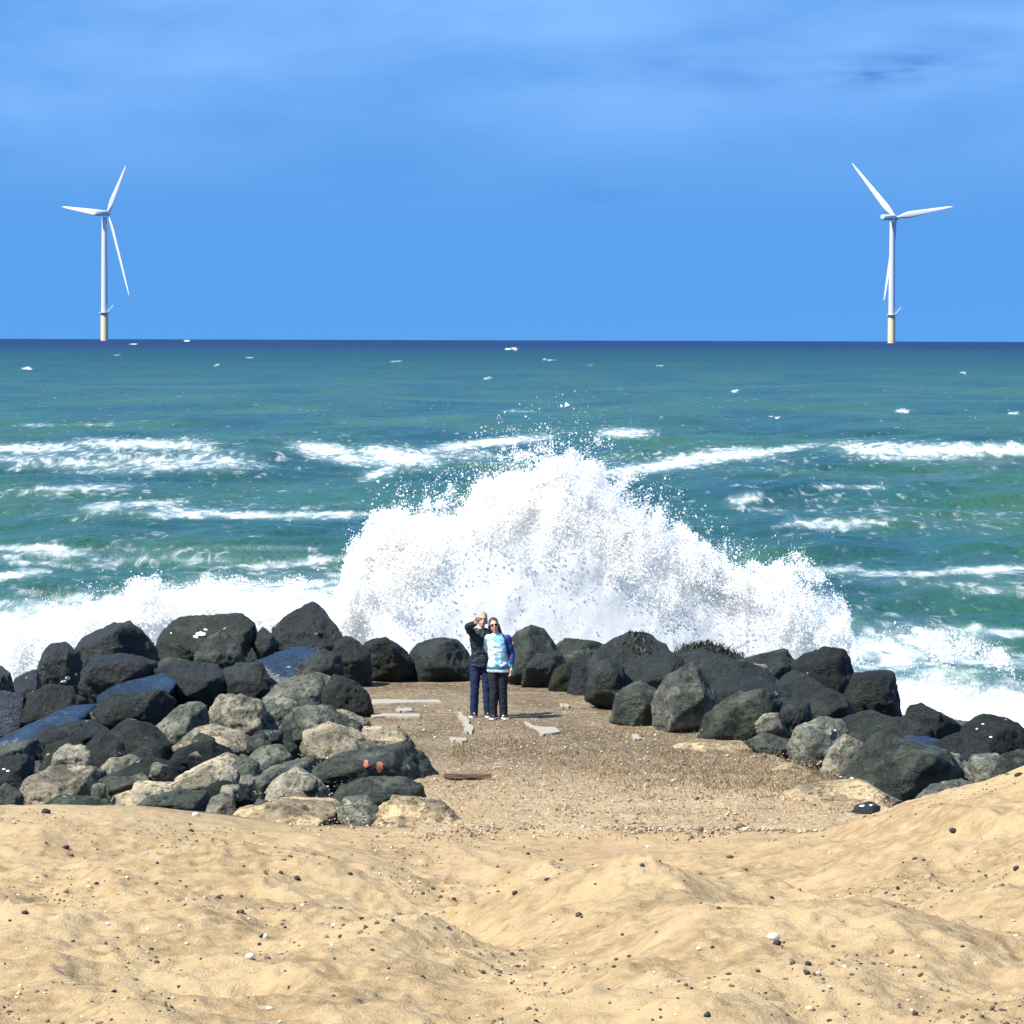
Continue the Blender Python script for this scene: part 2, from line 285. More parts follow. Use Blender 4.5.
c = t.mix(t.ramp(y, 250., 1300.), green, (.006, .058, .062)); c = t.mix(t.ramp(y, 900., 3200.), c, (.001, .012, .062))
fo = t.attr('foam')
lace = t.noise(t.scale(p, (1, .22, 1)), 1.0, 9, .76, 1.2); cell = t.voro(t.scale(p, (1, .3, 1)), 2.2, 'SMOOTH_F1')
pat = t.math('ADD', t.math('MULTIPLY', lace, .85), t.math('MULTIPLY', cell, .22))
fm = t.ramp(t.math('ADD', fo, t.math('MULTIPLY', t.math('SUBTRACT', pat, .52), -3.7)), .28, 1.45)
fsoft = t.math('MULTIPLY', t.ramp(fo, .1, 1.), .55)
c = t.mix(fsoft, c, (.30, .42, .38))
bm_h = t.math('ADD', t.math('MULTIPLY', nm_, 1.), t.math('MULTIPLY', ns, .32))
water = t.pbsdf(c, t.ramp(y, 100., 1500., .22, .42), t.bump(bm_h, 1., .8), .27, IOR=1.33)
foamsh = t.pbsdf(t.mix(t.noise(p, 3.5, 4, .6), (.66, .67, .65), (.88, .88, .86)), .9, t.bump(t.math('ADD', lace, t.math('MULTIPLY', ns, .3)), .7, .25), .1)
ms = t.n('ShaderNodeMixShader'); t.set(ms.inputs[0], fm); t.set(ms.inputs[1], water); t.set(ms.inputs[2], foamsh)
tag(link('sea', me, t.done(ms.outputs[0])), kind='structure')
# ------------------------------------------------------------------ boulders
t = NT('rock'); p = t.coords(); oi = t.n('ShaderNodeObjectInfo'); rnd = oi.outputs['Random']; wet = oi.outputs['Alpha']
va = t.n('ShaderNodeVectorMath', operation='ADD'); t.set(va.inputs[0], p); cb = t.n('ShaderNodeCombineXYZ'); t.set(cb.inputs[0], t.math('MULTIPLY', rnd, 57.)); t.set(cb.inputs[1], t.math('MULTIPLY', rnd, 31.)); t.set(va.inputs[1], cb.outputs[0]); q = va.outputs[0]
n1 = t.noise(q, 2.2, 6, .62, .4); n2 = t.noise(q, 9, 6, .68); n3 = t.noise(q, 34, 4, .65); vein = t.noise(t.scale(q, (1, 1, 2.6)), 3.4, 7, .7, 1.2)
base = oi.outputs['Color']
dk = t.n('ShaderNodeMix', data_type='RGBA', blend_type='MULTIPLY'); dk.inputs[0].default_value = 1; t.set(dk.inputs[6], base); t.set(dk.inputs[7], t.mix(t.ramp(n1, .3, .7), (.45, .48, .47), (1.75, 1.68, 1.55)))
c = dk.outputs[2]
c = t.mix(t.math('MULTIPLY', t.ramp(vein, .55, .66), .75), c, t.mix(.10, t.mix(1., base, (2.2, 2.15, 1.95), 'MULTIPLY'), (.27, .26, .20)))
c = t.mix(t.math('MULTIPLY', t.ramp(n2, .48, .38), .85), c, t.mix(.78, base, (.012, .016, .015)))
c = t.mix(t.math('MULTIPLY', t.ramp(n3, .6, .75), .35), c, t.mix(.07, t.mix(1., base, (2., 2., 1.9), 'MULTIPLY'), (.5, .46, .38)))
dv = t.n('ShaderNodeVectorMath', operation='ADD'); nv = t.n('ShaderNodeTexNoise'); t.set(nv.inputs['Vector'], q); nv.inputs['Scale'].default_value = 3.; nv.inputs['Detail'].default_value = 4; nv2 = t.scale(nv.outputs['Color'], (.5, .5, .5)); t.set(dv.inputs[0], t.scale(q, (1, 1, 1.7))); t.set(dv.inputs[1], nv2)
ck = t.voro(dv.outputs[0], 1.9, 'DISTANCE_TO_EDGE'); crack = t.math('MULTIPLY', t.ramp(ck, .035, .0), t.ramp(n1, .52, .64)); c = t.mix(t.math('MULTIPLY', crack, .38), c, t.mix(.85, base, (.01, .012, .011)))
cellr = t.n('ShaderNodeSeparateColor'); t.set(cellr.inputs[0], t.voro(dv.outputs[0], 1.9, 'F1', 'Color')); cl = t.n('ShaderNodeMix', data_type='RGBA', blend_type='MULTIPLY'); cl.inputs[0].default_value = 1; t.set(cl.inputs[6], c); t.set(cl.inputs[7], t.mix(cellr.outputs[0], (.62, .64, .66), (1.45, 1.42, 1.32))); c = cl.outputs[2]
pale = t.math('MULTIPLY', t.ramp(t.noise(q, 3.1, 6, .66, .3), .665, .70), t.ramp(n2, .40, .55)); c = t.mix(t.math('MULTIPLY', pale, .85), c, (.58, .53, .45))
h = t.math('ADD', t.math('MULTIPLY_ADD', crack, -.14, t.math('MULTIPLY_ADD', cellr.outputs[1], .25, n1)), t.math('ADD', t.math('MULTIPLY', n2, .55), t.math('MULTIPLY', n3, .18)))
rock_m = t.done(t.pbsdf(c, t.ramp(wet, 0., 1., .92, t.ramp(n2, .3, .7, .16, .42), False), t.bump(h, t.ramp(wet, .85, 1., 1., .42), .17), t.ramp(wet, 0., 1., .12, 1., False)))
_ico = {}
def ico(n):
    if n not in _ico:
        bm = bmesh.new(); bmesh.ops.create_icosphere(bm, subdivisions=n, radius=1)
        _ico[n] = (np.array([v.co[:] for v in bm.verts]), np.array([[v.index for v in f.verts] for f in bm.faces])); bm.free()
    return _ico[n]
TONE = {'black': (0.0058, 0.0092, 0.0076), 'dark': (0.0123, 0.0172, 0.0139), 'green': (0.0180, 0.0213, 0.0115), 'blue': (0.0074, 0.0148, 0.0279), 'grey': (0.0426, 0.0508, 0.0426), 'mid': (0.115, 0.120, 0.102), 'pale': (0.20, 0.188, 0.152), 'tan': (0.285, 0.247, 0.186), 'sandy': (0.3444, 0.2665, 0.1722)}  # blue: wet rock, with some sky reflection put into the base colour
def rock(name, label, pts, tone, wet=.3, group=None, D=None, dD=0, seed=None, pw=130, th=None, hr=None, upt=None, lean=0., rough=1., cat='boulder', drop=None, top_dip=0.):
    """A boulder: a rounded polyhedron whose facets run out from a real outline at its real distance, then chipped by noise."""
    global _seed
    _seed += 1; sd = _seed if seed is None else seed; rr = random.Random(sd)
    pts = np.array(pts, float); cy = (pts[:, 1].min()+pts[:, 1].max())/2
    if D is None: D = float(np.interp(cy, [600, 630, 660, 690, 720, 760, 800, 830], [76, 75, 73, 69, 64.3, 59.3, 54.8, 51.8])) + dD
    hh = pts[:, 1].max()-pts[:, 1].min(); k = D/F
    if drop is None: drop = 12
    if cy > 690 and th is None: pts[:, 0] = pts[:, 0].mean() + (pts[:, 0]-pts[:, 0].mean())*1.07; pts[:, 1] = cy + (pts[:, 1]-cy)*1.06
    pts[:, 1] += np.where(pts[:, 1] > cy+.2*hh, drop, 0)
    W = np.array([P(a, b, D)[:] for a, b in pts]); x, z = W[:, 0], W[:, 2]
    ar = .5*np.sum(x*np.roll(z, -1)-np.roll(x, -1)*z)
    if ar < 0: x, z = x[::-1], z[::-1]
    cxx, czz = (x.min()+x.max())/2, (z.min()+z.max())/2
    cxx, czz = .5*cxx+.5*x.mean(), .5*czz+.5*z.mean()
    x = x-cxx; z = z-czz; w_, h_ = np.ptp(x), np.ptp(z)
    if th is None: th = .42*min(w_, 1.7*h_)+.08
    hr_ = rr.uniform(-.25, .15) if hr is None else hr
    P3 = []
    for i in range(len(x)):
        P3.append((x[i], rr.uniform(-.25, .2)*th, z[i]))
        if rr.random() < .5: P3.append((x[i]*.93, rr.uniform(.35, .8)*th, z[i]*.93))
    def inside(s_): i, j = rr.randrange(len(x)), rr.randrange(len(x)); t_ = rr.random(); return ((x[i]*t_+x[j]*(1-t_))*s_, (z[i]*t_+z[j]*(1-t_))*s_)
    nf_ = rr.choice((3, 3, 4)); ph_ = rr.uniform(-.5, .5)
    for k in range(nf_):
        a_ = -math.pi*.5 + ph_ + 2*math.pi*(k+rr.uniform(-.25, .25))/nf_
        fx, fz = .33*w_*math.cos(a_)*rr.uniform(.5, 1.25), h_*(.26*math.sin(a_)*rr.uniform(.5, 1.2)+hr_*.8)
        P3.append((fx, -th*rr.uniform(.7, 1.1), fz))
    for k in range(4):
        fx, fz = inside(.5); P3.append((fx, th*rr.uniform(.8, 1.1), fz))
    hb = bmesh.new(); [hb.verts.new(p_) for p_ in P3]; bmesh.ops.convex_hull(hb, input=hb.verts); bmesh.ops.dissolve_limit(hb, angle_limit=R(9), verts=hb.verts, edges=hb.edges); hb.normal_update()
    pl = []; cen_ = Vector((0, 0, 0))
    for f_ in hb.faces:
        n_ = f_.normal.copy(); d_ = n_.dot(f_.calc_center_median())
        if d_ < 0: n_, d_ = -n_, -d_
        pl.append((n_.x, n_.y, n_.z, max(d_, .03)))
    hb.free()
    if upt is not None and (upt > 60 or th > .7):
        n_ = np.array((0, -math.cos(R(upt)), math.sin(R(upt)))); pl.append((*n_, max(.05*th, float(n_ @ np.array((0, -th, hr_*h_))))))
    pl = np.array(pl); v, f = ico(5 if max(w_, h_) > .75 else 4)
    u = v*np.array([max(w_, .3), 2*th, max(h_, .3)]); u /= np.linalg.norm(u, axis=1)[:, None]
    dot = np.maximum(u @ pl[:, :3].T, 0)/pl[:, 3]; rad = (dot**pw).sum(1)**(-1/pw)*1.045
    rad = np.minimum(rad, 1.35*max(w_, h_, th))
    pos = u*rad[:, None]
    for _ in range(4):
        n_ = np.array([rr.gauss(0, 1), -abs(rr.gauss(0, 1))*1.2-.25, rr.gauss(0, .9)+.1]); n_ /= np.linalg.norm(n_); dt = pos @ n_; dl = dt.max()*rr.uniform(.74, .92)
        pos = pos*np.where(dt > dl, dl/np.maximum(dt, 1e-6), 1)[:, None]
    o = rr.uniform(0, 99)
    sc = min(w_, h_*1.3)
    dsp = .022*sc*fbm(pos/(sc*.42)+o, 3, sd) + .03*sc*(fbm(pos*np.array([1, 1, 1.6])/(sc*.6)+o, 3, sd+9, ridged=True)-.2) + .042*sc*fbm(pos/(sc*.16)+o, 4, sd+3, ridged=True)*rough + .012*fbm(pos/.06+o, 2, sd+5)*rough
    pos = pos + u*(dsp*.8)[:, None]
    me = np_mesh(name, pos, f); ob = link(name, me, rock_m); ob.location = (cxx, D, czz)
    cc = TONE[tone]; vv = rr.uniform(.85, 1.18); ob.color = (cc[0]*vv, cc[1]*vv, cc[2]*vv, wet)
    tag(ob, label, cat, group); return ob
_seed = 100
GL = 'boulders of the left rock heap'; GR = 'boulders of the right rock bank'; GB = 'boulders across the back of the jetty'
def LB(label, pts, tone, wet=.3, **k): return rock(k.pop('name', 'boulder'), label, pts, tone, wet, k.pop('group', GL), **k)
def RB(label, pts, tone, wet=.3, **k): return rock(k.pop('name', 'boulder'), label, pts, tone, wet, k.pop('group', GR), **k)
# left heap, waterline row
LB('low black boulder at the far left end of the waterline row', [(-16, 672), (0, 667), (10, 674), (16, 700), (-16, 704)], 'black', .7)
LB('low wet black rock between the far left boulder and the first hump', [(8, 684), (20, 675), (36, 670), (44, 690), (12, 696)], 'black', .7, dD=.6)
LB('black humped boulder, first tall hump of the waterline row from the left', [(38, 676), (42, 657), (51, 644), (64, 643), (79, 655), (84, 690), (40, 692)], 'black', .6)
LB('broad dark boulder with a long rising back left of the flat-topped boulder', [(76, 652), (85, 639), (102, 633), (115, 626), (130, 623), (141, 630), (152, 650), (158, 668), (150, 686), (88, 690)], 'dark', .5)
LB('large flat-topped greenish black boulder with a pale stain on its face', [(152, 650), (160, 637), (178, 620), (216, 616), (240, 616), (252, 625), (255, 637), (238, 655), (195, 662), (158, 662)], 'green', .45, upt=40, hr=-.25)
LB('small grey angular rock leaning on the front of the flat-topped boulder', [(196, 655), (205, 642), (222, 630), (240, 648), (247, 668), (222, 682), (198, 672)], 'grey', .35, dD=-1.2)
LB('small dark pointed rock between the flat-topped boulder and the peaked boulder', [(250, 642), (262, 628), (272, 634), (279, 646), (262, 654)], 'dark', .5)
LB('tall peaked black boulder, highest point of the left heap', [(270, 631), (285, 620), (300, 611), (313, 603), (321, 610), (332, 625), (342, 638), (338, 652), (300, 657), (273, 648)], 'black', .5, upt=45, hr=-.2)
LB('upright dark boulder with a sheer face below and right of the peak', [(335, 644), (346, 637), (358, 642), (370, 655), (372, 686), (338, 690), (330, 670)], 'dark', .4, hr=.25)
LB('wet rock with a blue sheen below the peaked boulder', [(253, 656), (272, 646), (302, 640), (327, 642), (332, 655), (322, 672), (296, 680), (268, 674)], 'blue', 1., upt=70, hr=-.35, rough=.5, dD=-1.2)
LB('grey broken boulder face under the peaked boulder', [(296, 668), (318, 652), (338, 652), (344, 675), (330, 690), (302, 690)], 'grey', .3, dD=-1.8)
# across the back
LB('dark flat-faced boulder at the back left corner of the deck', [(358, 650), (372, 642), (386, 640), (402, 650), (413, 664), (414, 688), (364, 690)], 'black', .4, group=GB, hr=.28, D=73.6, drop=4)
LB('low rounded dark boulder directly left of the couple', [(410, 656), (420, 645), (440, 640), (456, 641), (468, 652), (473, 666), (473, 688), (412, 689)], 'dark', .4, group=GB, hr=.15, D=73.8, drop=4)
RB('pointed boulder with a sunlit mottled left face directly right of the couple', [(500, 660), (505, 645), (516, 635), (531, 627), (543, 631), (554, 644), (568, 664), (562, 690), (503, 691)], 'grey', .2, group=GB, D=73.2, hr=-.1, drop=4)
RB('added dark block standing for the shaded side of the pointed boulder', [(524, 672), (536, 655), (552, 655), (564, 676), (560, 691), (522, 692)], 'black', .5, group=GB, D=72.4, hr=.3, drop=2)  # extra black block, gives the pointed boulder its shaded lower right side
RB('flat-topped brownish boulder behind the small olive rock', [(552, 650), (566, 640), (590, 642), (604, 646), (604, 668), (580, 676), (558, 668)], 'grey', .2, group=GB, D=74.6)
RB('small olive green rock at the back right corner of the deck', [(548, 686), (555, 670), (567, 662), (576, 672), (571, 690), (556, 693)], 'green', .2, group=GB, D=71.6, drop=3)
# left heap, middle rows
LB('dark boulder wall beneath the broad rising boulder', [(78, 670), (98, 656), (130, 654), (154, 662), (162, 684), (132, 692), (100, 694), (82, 688)], 'black', .5, dD=-1, hr=.3)
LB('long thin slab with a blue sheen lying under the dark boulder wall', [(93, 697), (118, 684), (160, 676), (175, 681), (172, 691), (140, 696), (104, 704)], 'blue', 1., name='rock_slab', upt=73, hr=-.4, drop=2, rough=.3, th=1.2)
LB('smooth shaded grey block under the shorter blue slab', [(94, 708), (115, 696), (160, 692), (172, 704), (152, 722), (110, 722)], 'dark', .3, upt=30, dD=-.4)
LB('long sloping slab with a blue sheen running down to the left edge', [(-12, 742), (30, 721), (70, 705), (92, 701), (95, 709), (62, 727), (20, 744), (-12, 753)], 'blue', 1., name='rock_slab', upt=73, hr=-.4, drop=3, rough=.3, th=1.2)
LB('dark olive boulder above the long sloping blue slab', [(16, 722), (26, 700), (46, 689), (70, 690), (77, 704), (48, 724), (22, 738)], 'black', .4, dD=-.5)
LB('blue grey rock at the left edge above the long slab', [(-16, 706), (4, 694), (23, 697), (20, 716), (8, 735), (-16, 740)], 'blue', .7, upt=55)
LB('dark jumbled boulder below the flat-topped boulder', [(155, 672), (172, 661), (214, 664), (236, 684), (236, 704), (192, 706), (166, 696)], 'dark', .4)
LB('small green grey rock below the left end of the flat-topped boulder', [(154, 664), (170, 658), (190, 662), (192, 676), (172, 682), (158, 678)], 'grey', .3, dD=-.6)
LB('dull boulder in shade between the heap middle and the blue wet rock', [(218, 676), (236, 664), (262, 664), (275, 688), (262, 702), (230, 704)], 'dark', .4)
LB('grey cracked boulder beside the rounded dark boulder at the deck edge', [(268, 698), (284, 682), (320, 675), (334, 682), (332, 698), (312, 708), (282, 712)], 'mid', .2)
LB('rounded dark boulder overhanging the left edge of the deck', [(325, 692), (335, 676), (352, 681), (366, 694), (372, 711), (371, 718), (345, 720), (326, 712)], 'dark', .3, drop=3, dD=-1)
LB('green grey boulder in the middle of the left heap', [(236, 716), (250, 702), (284, 698), (302, 710), (302, 728), (268, 732), (242, 728)], 'mid', .15)
LB('smooth grey boulder below the cracked grey boulder', [(280, 728), (298, 708), (326, 707), (346, 720), (352, 736), (322, 740), (288, 740)], 'mid', .1)
LB('small pale stone in front of the rounded dark boulder', [(326, 712), (346, 711), (366, 721), (373, 729), (350, 732), (332, 726)], 'pale', .05, drop=3)
LB('pitted pale boulder at the top of the sunlit patch', [(208, 716), (217, 700), (235, 696), (259, 701), (268, 724), (256, 740), (230, 734), (211, 728)], 'pale', .05, rough=1.8)
LB('grey boulder with a sunlit left shoulder beside the pitted pale boulder', [(153, 732), (169, 715), (187, 701), (202, 707), (207, 731), (182, 748), (158, 750)], 'mid', .1, lean=-.3)
LB('long pale boulder draped over the dark arched rock', [(172, 750), (194, 733), (211, 727), (240, 734), (258, 745), (252, 762), (225, 758), (198, 746)], 'tan', .05)
LB('dark arched boulder under the long pale boulder', [(163, 768), (180, 750), (200, 743), (216, 743), (230, 754), (216, 768), (186, 774)], 'dark', .15, dD=-.9)
LB('pale dimpled boulder below the dark arched rock', [(178, 780), (198, 768), (225, 756), (246, 764), (251, 780), (232, 792), (200, 794), (182, 788)], 'tan', .05, dD=-.8)
LB('dark boulder in the shaded hollow left of the middle', [(108, 738), (128, 722), (150, 727), (166, 740), (172, 758), (142, 763), (114, 752)], 'dark', .3)
LB('small grey rock in the shaded hollow near the left edge', [(86, 748), (100, 734), (120, 738), (127, 756), (108, 765), (90, 760)], 'dark', .3)
LB('small pale capped rock at the top of the shaded hollow', [(116, 734), (128, 719), (143, 724), (141, 738), (122, 741)], 'mid', .1)
LB('dark rock under the lower end of the long sloping slab', [(28, 742), (50, 728), (88, 722), (106, 732), (90, 748), (50, 752)], 'black', .4)
LB('mossy grey rock at the left edge below the long slab', [(-14, 756), (8, 745), (36, 741), (31, 760), (10, 766)], 'grey', .3, drop=5)
LB('black shaded block at the left edge with two white specks', [(-16, 766), (20, 757), (34, 760), (30, 788), (-16, 802)], 'black', .4)
LB('small brown streaked rock above the tan slab', [(48, 772), (55, 755), (70, 744), (86, 748), (98, 768), (76, 777)], 'pale', .1)
LB('tan slab with a pitted white front edge at the bottom left', [(20, 798), (30, 780), (50, 772), (95, 769), (102, 780), (92, 799), (60, 806), (24, 806)], 'tan', .05, name='rock_slab', rough=1.6, upt=55)
LB('low dark rock at the bottom left corner of the heap', [(-14, 800), (5, 785), (21, 795), (21, 808), (-14, 812)], 'grey', .2, drop=5)
LB('flat grey rock half buried in sand below the tan slab', [(40, 808), (60, 797), (95, 799), (113, 808), (112, 816), (44, 816)], 'grey', .1, dD=-.7, drop=4)
LB('green grey wedge of rock right of the tan slab', [(88, 798), (100, 782), (115, 774), (133, 784), (126, 802), (100, 806)], 'grey', .15)
LB('tan sunlit block at the bottom beside the low dark ridge', [(111, 807), (118, 792), (140, 784), (170, 785), (188, 796), (164, 812), (118, 815)], 'tan', .05)
LB('small tan rock above the dark sloping rock', [(101, 770), (112, 760), (130, 756), (142, 763), (136, 777), (110, 780)], 'pale', .05)
LB('dark sloping rock left of the pale dimpled boulder', [(115, 775), (130, 764), (160, 759), (182, 770), (180, 784), (150, 788), (124, 785)], 'dark', .15)
LB('low dark ridge of rock half buried in the sand', [(128, 812), (150, 798), (180, 790), (204, 792), (214, 803), (200, 814), (150, 816)], 'grey', .1, dD=-.6, drop=4)
LB('dark humped rock at the bottom of the pale patch', [(194, 806), (205, 790), (225, 781), (245, 788), (256, 803), (228, 814)], 'dark', .15, drop=5)
LB('small dark angular rock between two pale boulders', [(232, 768), (242, 756), (258, 764), (262, 782), (246, 790), (236, 782)], 'grey', .2, dD=-1.2)
LB('dark grey rock behind the tan capstone', [(244, 748), (260, 733), (290, 732), (304, 742), (302, 758), (275, 760), (248, 760)], 'grey', .15)
LB('smooth pale grey stone left of the black painted boulder', [(245, 764), (260, 750), (280, 746), (290, 755), (283, 772), (256, 777)], 'mid', .05)
LB('tan capstone above the big black boulder', [(293, 750), (304, 733), (330, 726), (356, 734), (374, 746), (370, 760), (332, 764), (298, 760)], 'tan', .05)
LB('flat tan block at the deck edge behind the big black boulder', [(340, 738), (362, 728), (400, 729), (413, 743), (402, 749), (365, 748)], 'tan', .05, name='rock_slab', drop=3)
LB('grey wedge rising from the small dark rock to the painted boulder', [(240, 790), (257, 775), (285, 764), (312, 758), (308, 774), (282, 788), (250, 799)], 'mid', .1, dD=-.6)
LB('grey tan boulder at the foot of the heap left of the black boulder', [(254, 806), (274, 785), (296, 771), (317, 782), (328, 798), (312, 812), (272, 815)], 'pale', .1)
bigblack = LB('big black boulder with two rust red marks at the front right of the left heap', [(312, 786), (320, 768), (345, 755), (370, 749), (400, 745), (416, 747), (431, 760), (437, 780), (435, 797), (418, 800), (340, 803), (316, 797)], 'grey', .2, drop=2, hr=.2, upt=35, pw=26, seed=914)
LB('lumpy grey boulder in front of the big black boulder', [(333, 803), (344, 788), (370, 780), (400, 780), (419, 787), (422, 802), (402, 808), (350, 817)], 'grey', .1, dD=-.5)
LB('grey boulder standing beside the gritty sandy block', [(338, 816), (345, 800), (365, 798), (378, 812), (368, 830), (345, 834)], 'mid', .1, dD=-.5, drop=4)
LB('gritty sandy block at the very front right of the left heap', [(356, 838), (370, 811), (396, 799), (440, 804), (459, 820), (463, 838), (440, 842), (374, 841)], 'sandy', 0., name='rock_slab', drop=3, rough=2., upt=50, th=.8)
LB('gritty sandy slab half buried left of the standing grey boulder', [(195, 832), (230, 812), (282, 802), (332, 804), (348, 815), (347, 830), (300, 836)], 'sandy', 0., name='rock_slab', drop=4, rough=1.8, upt=60, th=1.)
LB('small grey stone in the sand below the grey tan boulder', [(249, 814), (258, 800), (273, 804), (274, 815), (256, 818)], 'mid', .1, drop=3, dD=-.8)
# right bank
RB('dark rock in the gap behind the olive rock', [(566, 690), (575, 660), (590, 648), (608, 662), (608, 696), (586, 702)], 'black', .4, D=71)
big = RB('huge dark boulder with a blue sheen and seaweed on top', [(590, 668), (604, 646), (622, 641), (640, 634), (652, 640), (680, 660), (687, 682), (668, 704), (652, 727), (630, 722), (604, 702)], 'dark', .5, D=69, hr=-.1, upt=48, drop=4, rough=1.3)
RB('grey green boulder with pale streaks at the right edge of the deck', [(656, 702), (668, 680), (690, 667), (702, 674), (717, 702), (712, 738), (690, 745), (664, 741), (655, 722)], 'mid', .15, D=64.4, drop=2, hr=.1)
RB('long low dark boulder with a seaweed fringe along the back', [(670, 658), (690, 646), (720, 648), (747, 660), (742, 674), (700, 676), (678, 670)], 'dark', .5, D=73.5)
RB('dark green sloping boulder behind the streaked boulder', [(664, 676), (696, 658), (735, 668), (750, 682), (722, 708), (690, 716), (668, 702)], 'dark', .3, D=68, upt=42)
RB('long dark rock ridge running down from the mottled block', [(712, 690), (735, 672), (770, 684), (790, 698), (776, 712), (740, 712), (716, 704)], 'black', .45, D=67)
RB('grey boulder with a dark crown beside the streaked boulder', [(703, 732), (711, 714), (735, 697), (760, 691), (777, 705), (768, 737), (742, 745), (713, 744)], 'grey', .1, D=63.2, drop=2, upt=48)
RB('grey ridged boulder left of the twin black boulders', [(736, 662), (764, 654), (785, 650), (794, 661), (796, 680), (760, 682), (740, 677)], 'dark', .35, D=72)
RB('small pale mottled block in front of the ridged boulder', [(744, 674), (752, 665), (770, 665), (773, 682), (760, 687), (746, 682)], 'pale', .1, D=70.6, drop=4, rough=1.6)
RB('rounded black boulder, first of the twin black boulders on the skyline', [(793, 664), (805, 655), (825, 649), (844, 650), (852, 662), (857, 682), (845, 694), (815, 696), (796, 682)], 'black', .3, D=71)
RB('square black boulder, right one of the twin black boulders', [(843, 694), (854, 677), (880, 674), (891, 675), (896, 695), (899, 722), (870, 726), (838, 718)], 'black', .35, D=68.5, hr=.25)
RB('dark smooth boulder beneath the rounded black boulder', [(772, 692), (796, 674), (826, 688), (840, 714), (802, 726), (774, 718)], 'black', .4, D=67.6)
RB('dark boulder low in the shaded gap of the right bank', [(760, 712), (784, 700), (806, 706), (812, 728), (788, 742), (766, 732)], 'dark', .35, D=64.8)
RB('small pale square stone in the shaded gap', [(757, 724), (765, 715), (778, 715), (788, 731), (776, 738), (759, 737)], 'pale', .05, D=62.6, drop=3)
RB('low grey stone under the small pale square stone', [(746, 744), (764, 734), (790, 741), (797, 757), (770, 756)], 'grey', .1, D=61.2, drop=3)
RB('smooth warm grey boulder at the right edge of the dry grass', [(790, 748), (799, 730), (820, 721), (842, 724), (848, 746), (838, 768), (812, 774), (795, 763)], 'mid', .05, D=60.2)
RB('upright pale green boulder beside the smooth warm grey boulder', [(822, 768), (830, 750), (845, 737), (861, 744), (864, 757), (852, 785), (828, 786)], 'pale', .05, D=58.4, lean=-.3)
RB('large dark green boulder with a pale ring mark on its face', [(848, 780), (864, 752), (880, 738), (915, 744), (946, 755), (960, 776), (946, 794), (906, 802), (878, 804), (856, 790)], 'grey', .2, D=57.6, hr=.2, upt=42)
RB('dark ledge of rock below the square black boulder', [(836, 722), (870, 713), (896, 720), (904, 742), (870, 750), (842, 740)], 'dark', .35, D=65)
RB('dark wedge-topped boulder at the foam between the black boulders', [(903, 722), (912, 707), (921, 704), (946, 719), (964, 731), (962, 750), (925, 746), (905, 738)], 'black', .4, D=64)
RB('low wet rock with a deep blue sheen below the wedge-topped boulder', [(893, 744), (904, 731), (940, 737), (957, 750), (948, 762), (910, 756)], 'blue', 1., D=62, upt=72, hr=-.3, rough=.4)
RB('big smooth black boulder with white specks at the right edge', [(958, 748), (967, 728), (985, 718), (1006, 722), (1026, 735), (1040, 760), (1000, 766), (968, 762)], 'black', .3, D=62)
RB('pale greenish rock left of the grey triangular rock', [(922, 768), (935, 752), (956, 754), (974, 770), (968, 788), (940, 788)], 'mid', .1, D=58.6)
RB('grey triangular rock below the big smooth black boulder', [(962, 778), (975, 757), (996, 756), (1006, 766), (994, 788), (970, 790)], 'mid', .1, D=58)
RB('dark grey boulder at the right edge behind the sand bank', [(982, 788), (1002, 757), (1020, 752), (1040, 760), (1036, 780), (1000, 790)], 'grey', .15, D=57)
RB('low grey rock half buried by the sand bank', [(908, 806), (930, 785), (960, 782), (984, 790), (965, 806), (930, 812)], 'mid', .05, D=54.6, drop=4)
RB('small dark rock at the foot of the ringed boulder', [(866, 800), (878, 786), (896, 790), (904, 806), (880, 810)], 'dark', .2, D=55.6, drop=3)
# dark rocks that close the gaps lower in the heaps
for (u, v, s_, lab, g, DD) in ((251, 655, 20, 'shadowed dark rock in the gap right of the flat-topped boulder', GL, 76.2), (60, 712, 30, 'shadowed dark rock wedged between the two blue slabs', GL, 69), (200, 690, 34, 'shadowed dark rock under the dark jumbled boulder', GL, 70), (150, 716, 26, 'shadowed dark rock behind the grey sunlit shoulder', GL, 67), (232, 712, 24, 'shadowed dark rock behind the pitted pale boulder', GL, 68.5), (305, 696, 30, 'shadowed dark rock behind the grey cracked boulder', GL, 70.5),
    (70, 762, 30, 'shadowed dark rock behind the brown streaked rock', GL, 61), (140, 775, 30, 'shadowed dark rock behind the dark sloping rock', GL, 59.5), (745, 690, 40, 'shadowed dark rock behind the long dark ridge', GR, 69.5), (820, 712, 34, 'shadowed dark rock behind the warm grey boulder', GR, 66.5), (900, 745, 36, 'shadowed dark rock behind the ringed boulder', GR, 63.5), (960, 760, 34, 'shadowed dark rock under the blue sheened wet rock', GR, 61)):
    rock('boulder', lab, [(u-s_, v+6), (u-s_*.7, v-s_*.45), (u, v-s_*.7), (u+s_*.75, v-s_*.4), (u+s_, v+8), (u+s_*.6, v+s_*.5), (u-s_*.6, v+s_*.5)], 'dark', .3, g, D=DD)
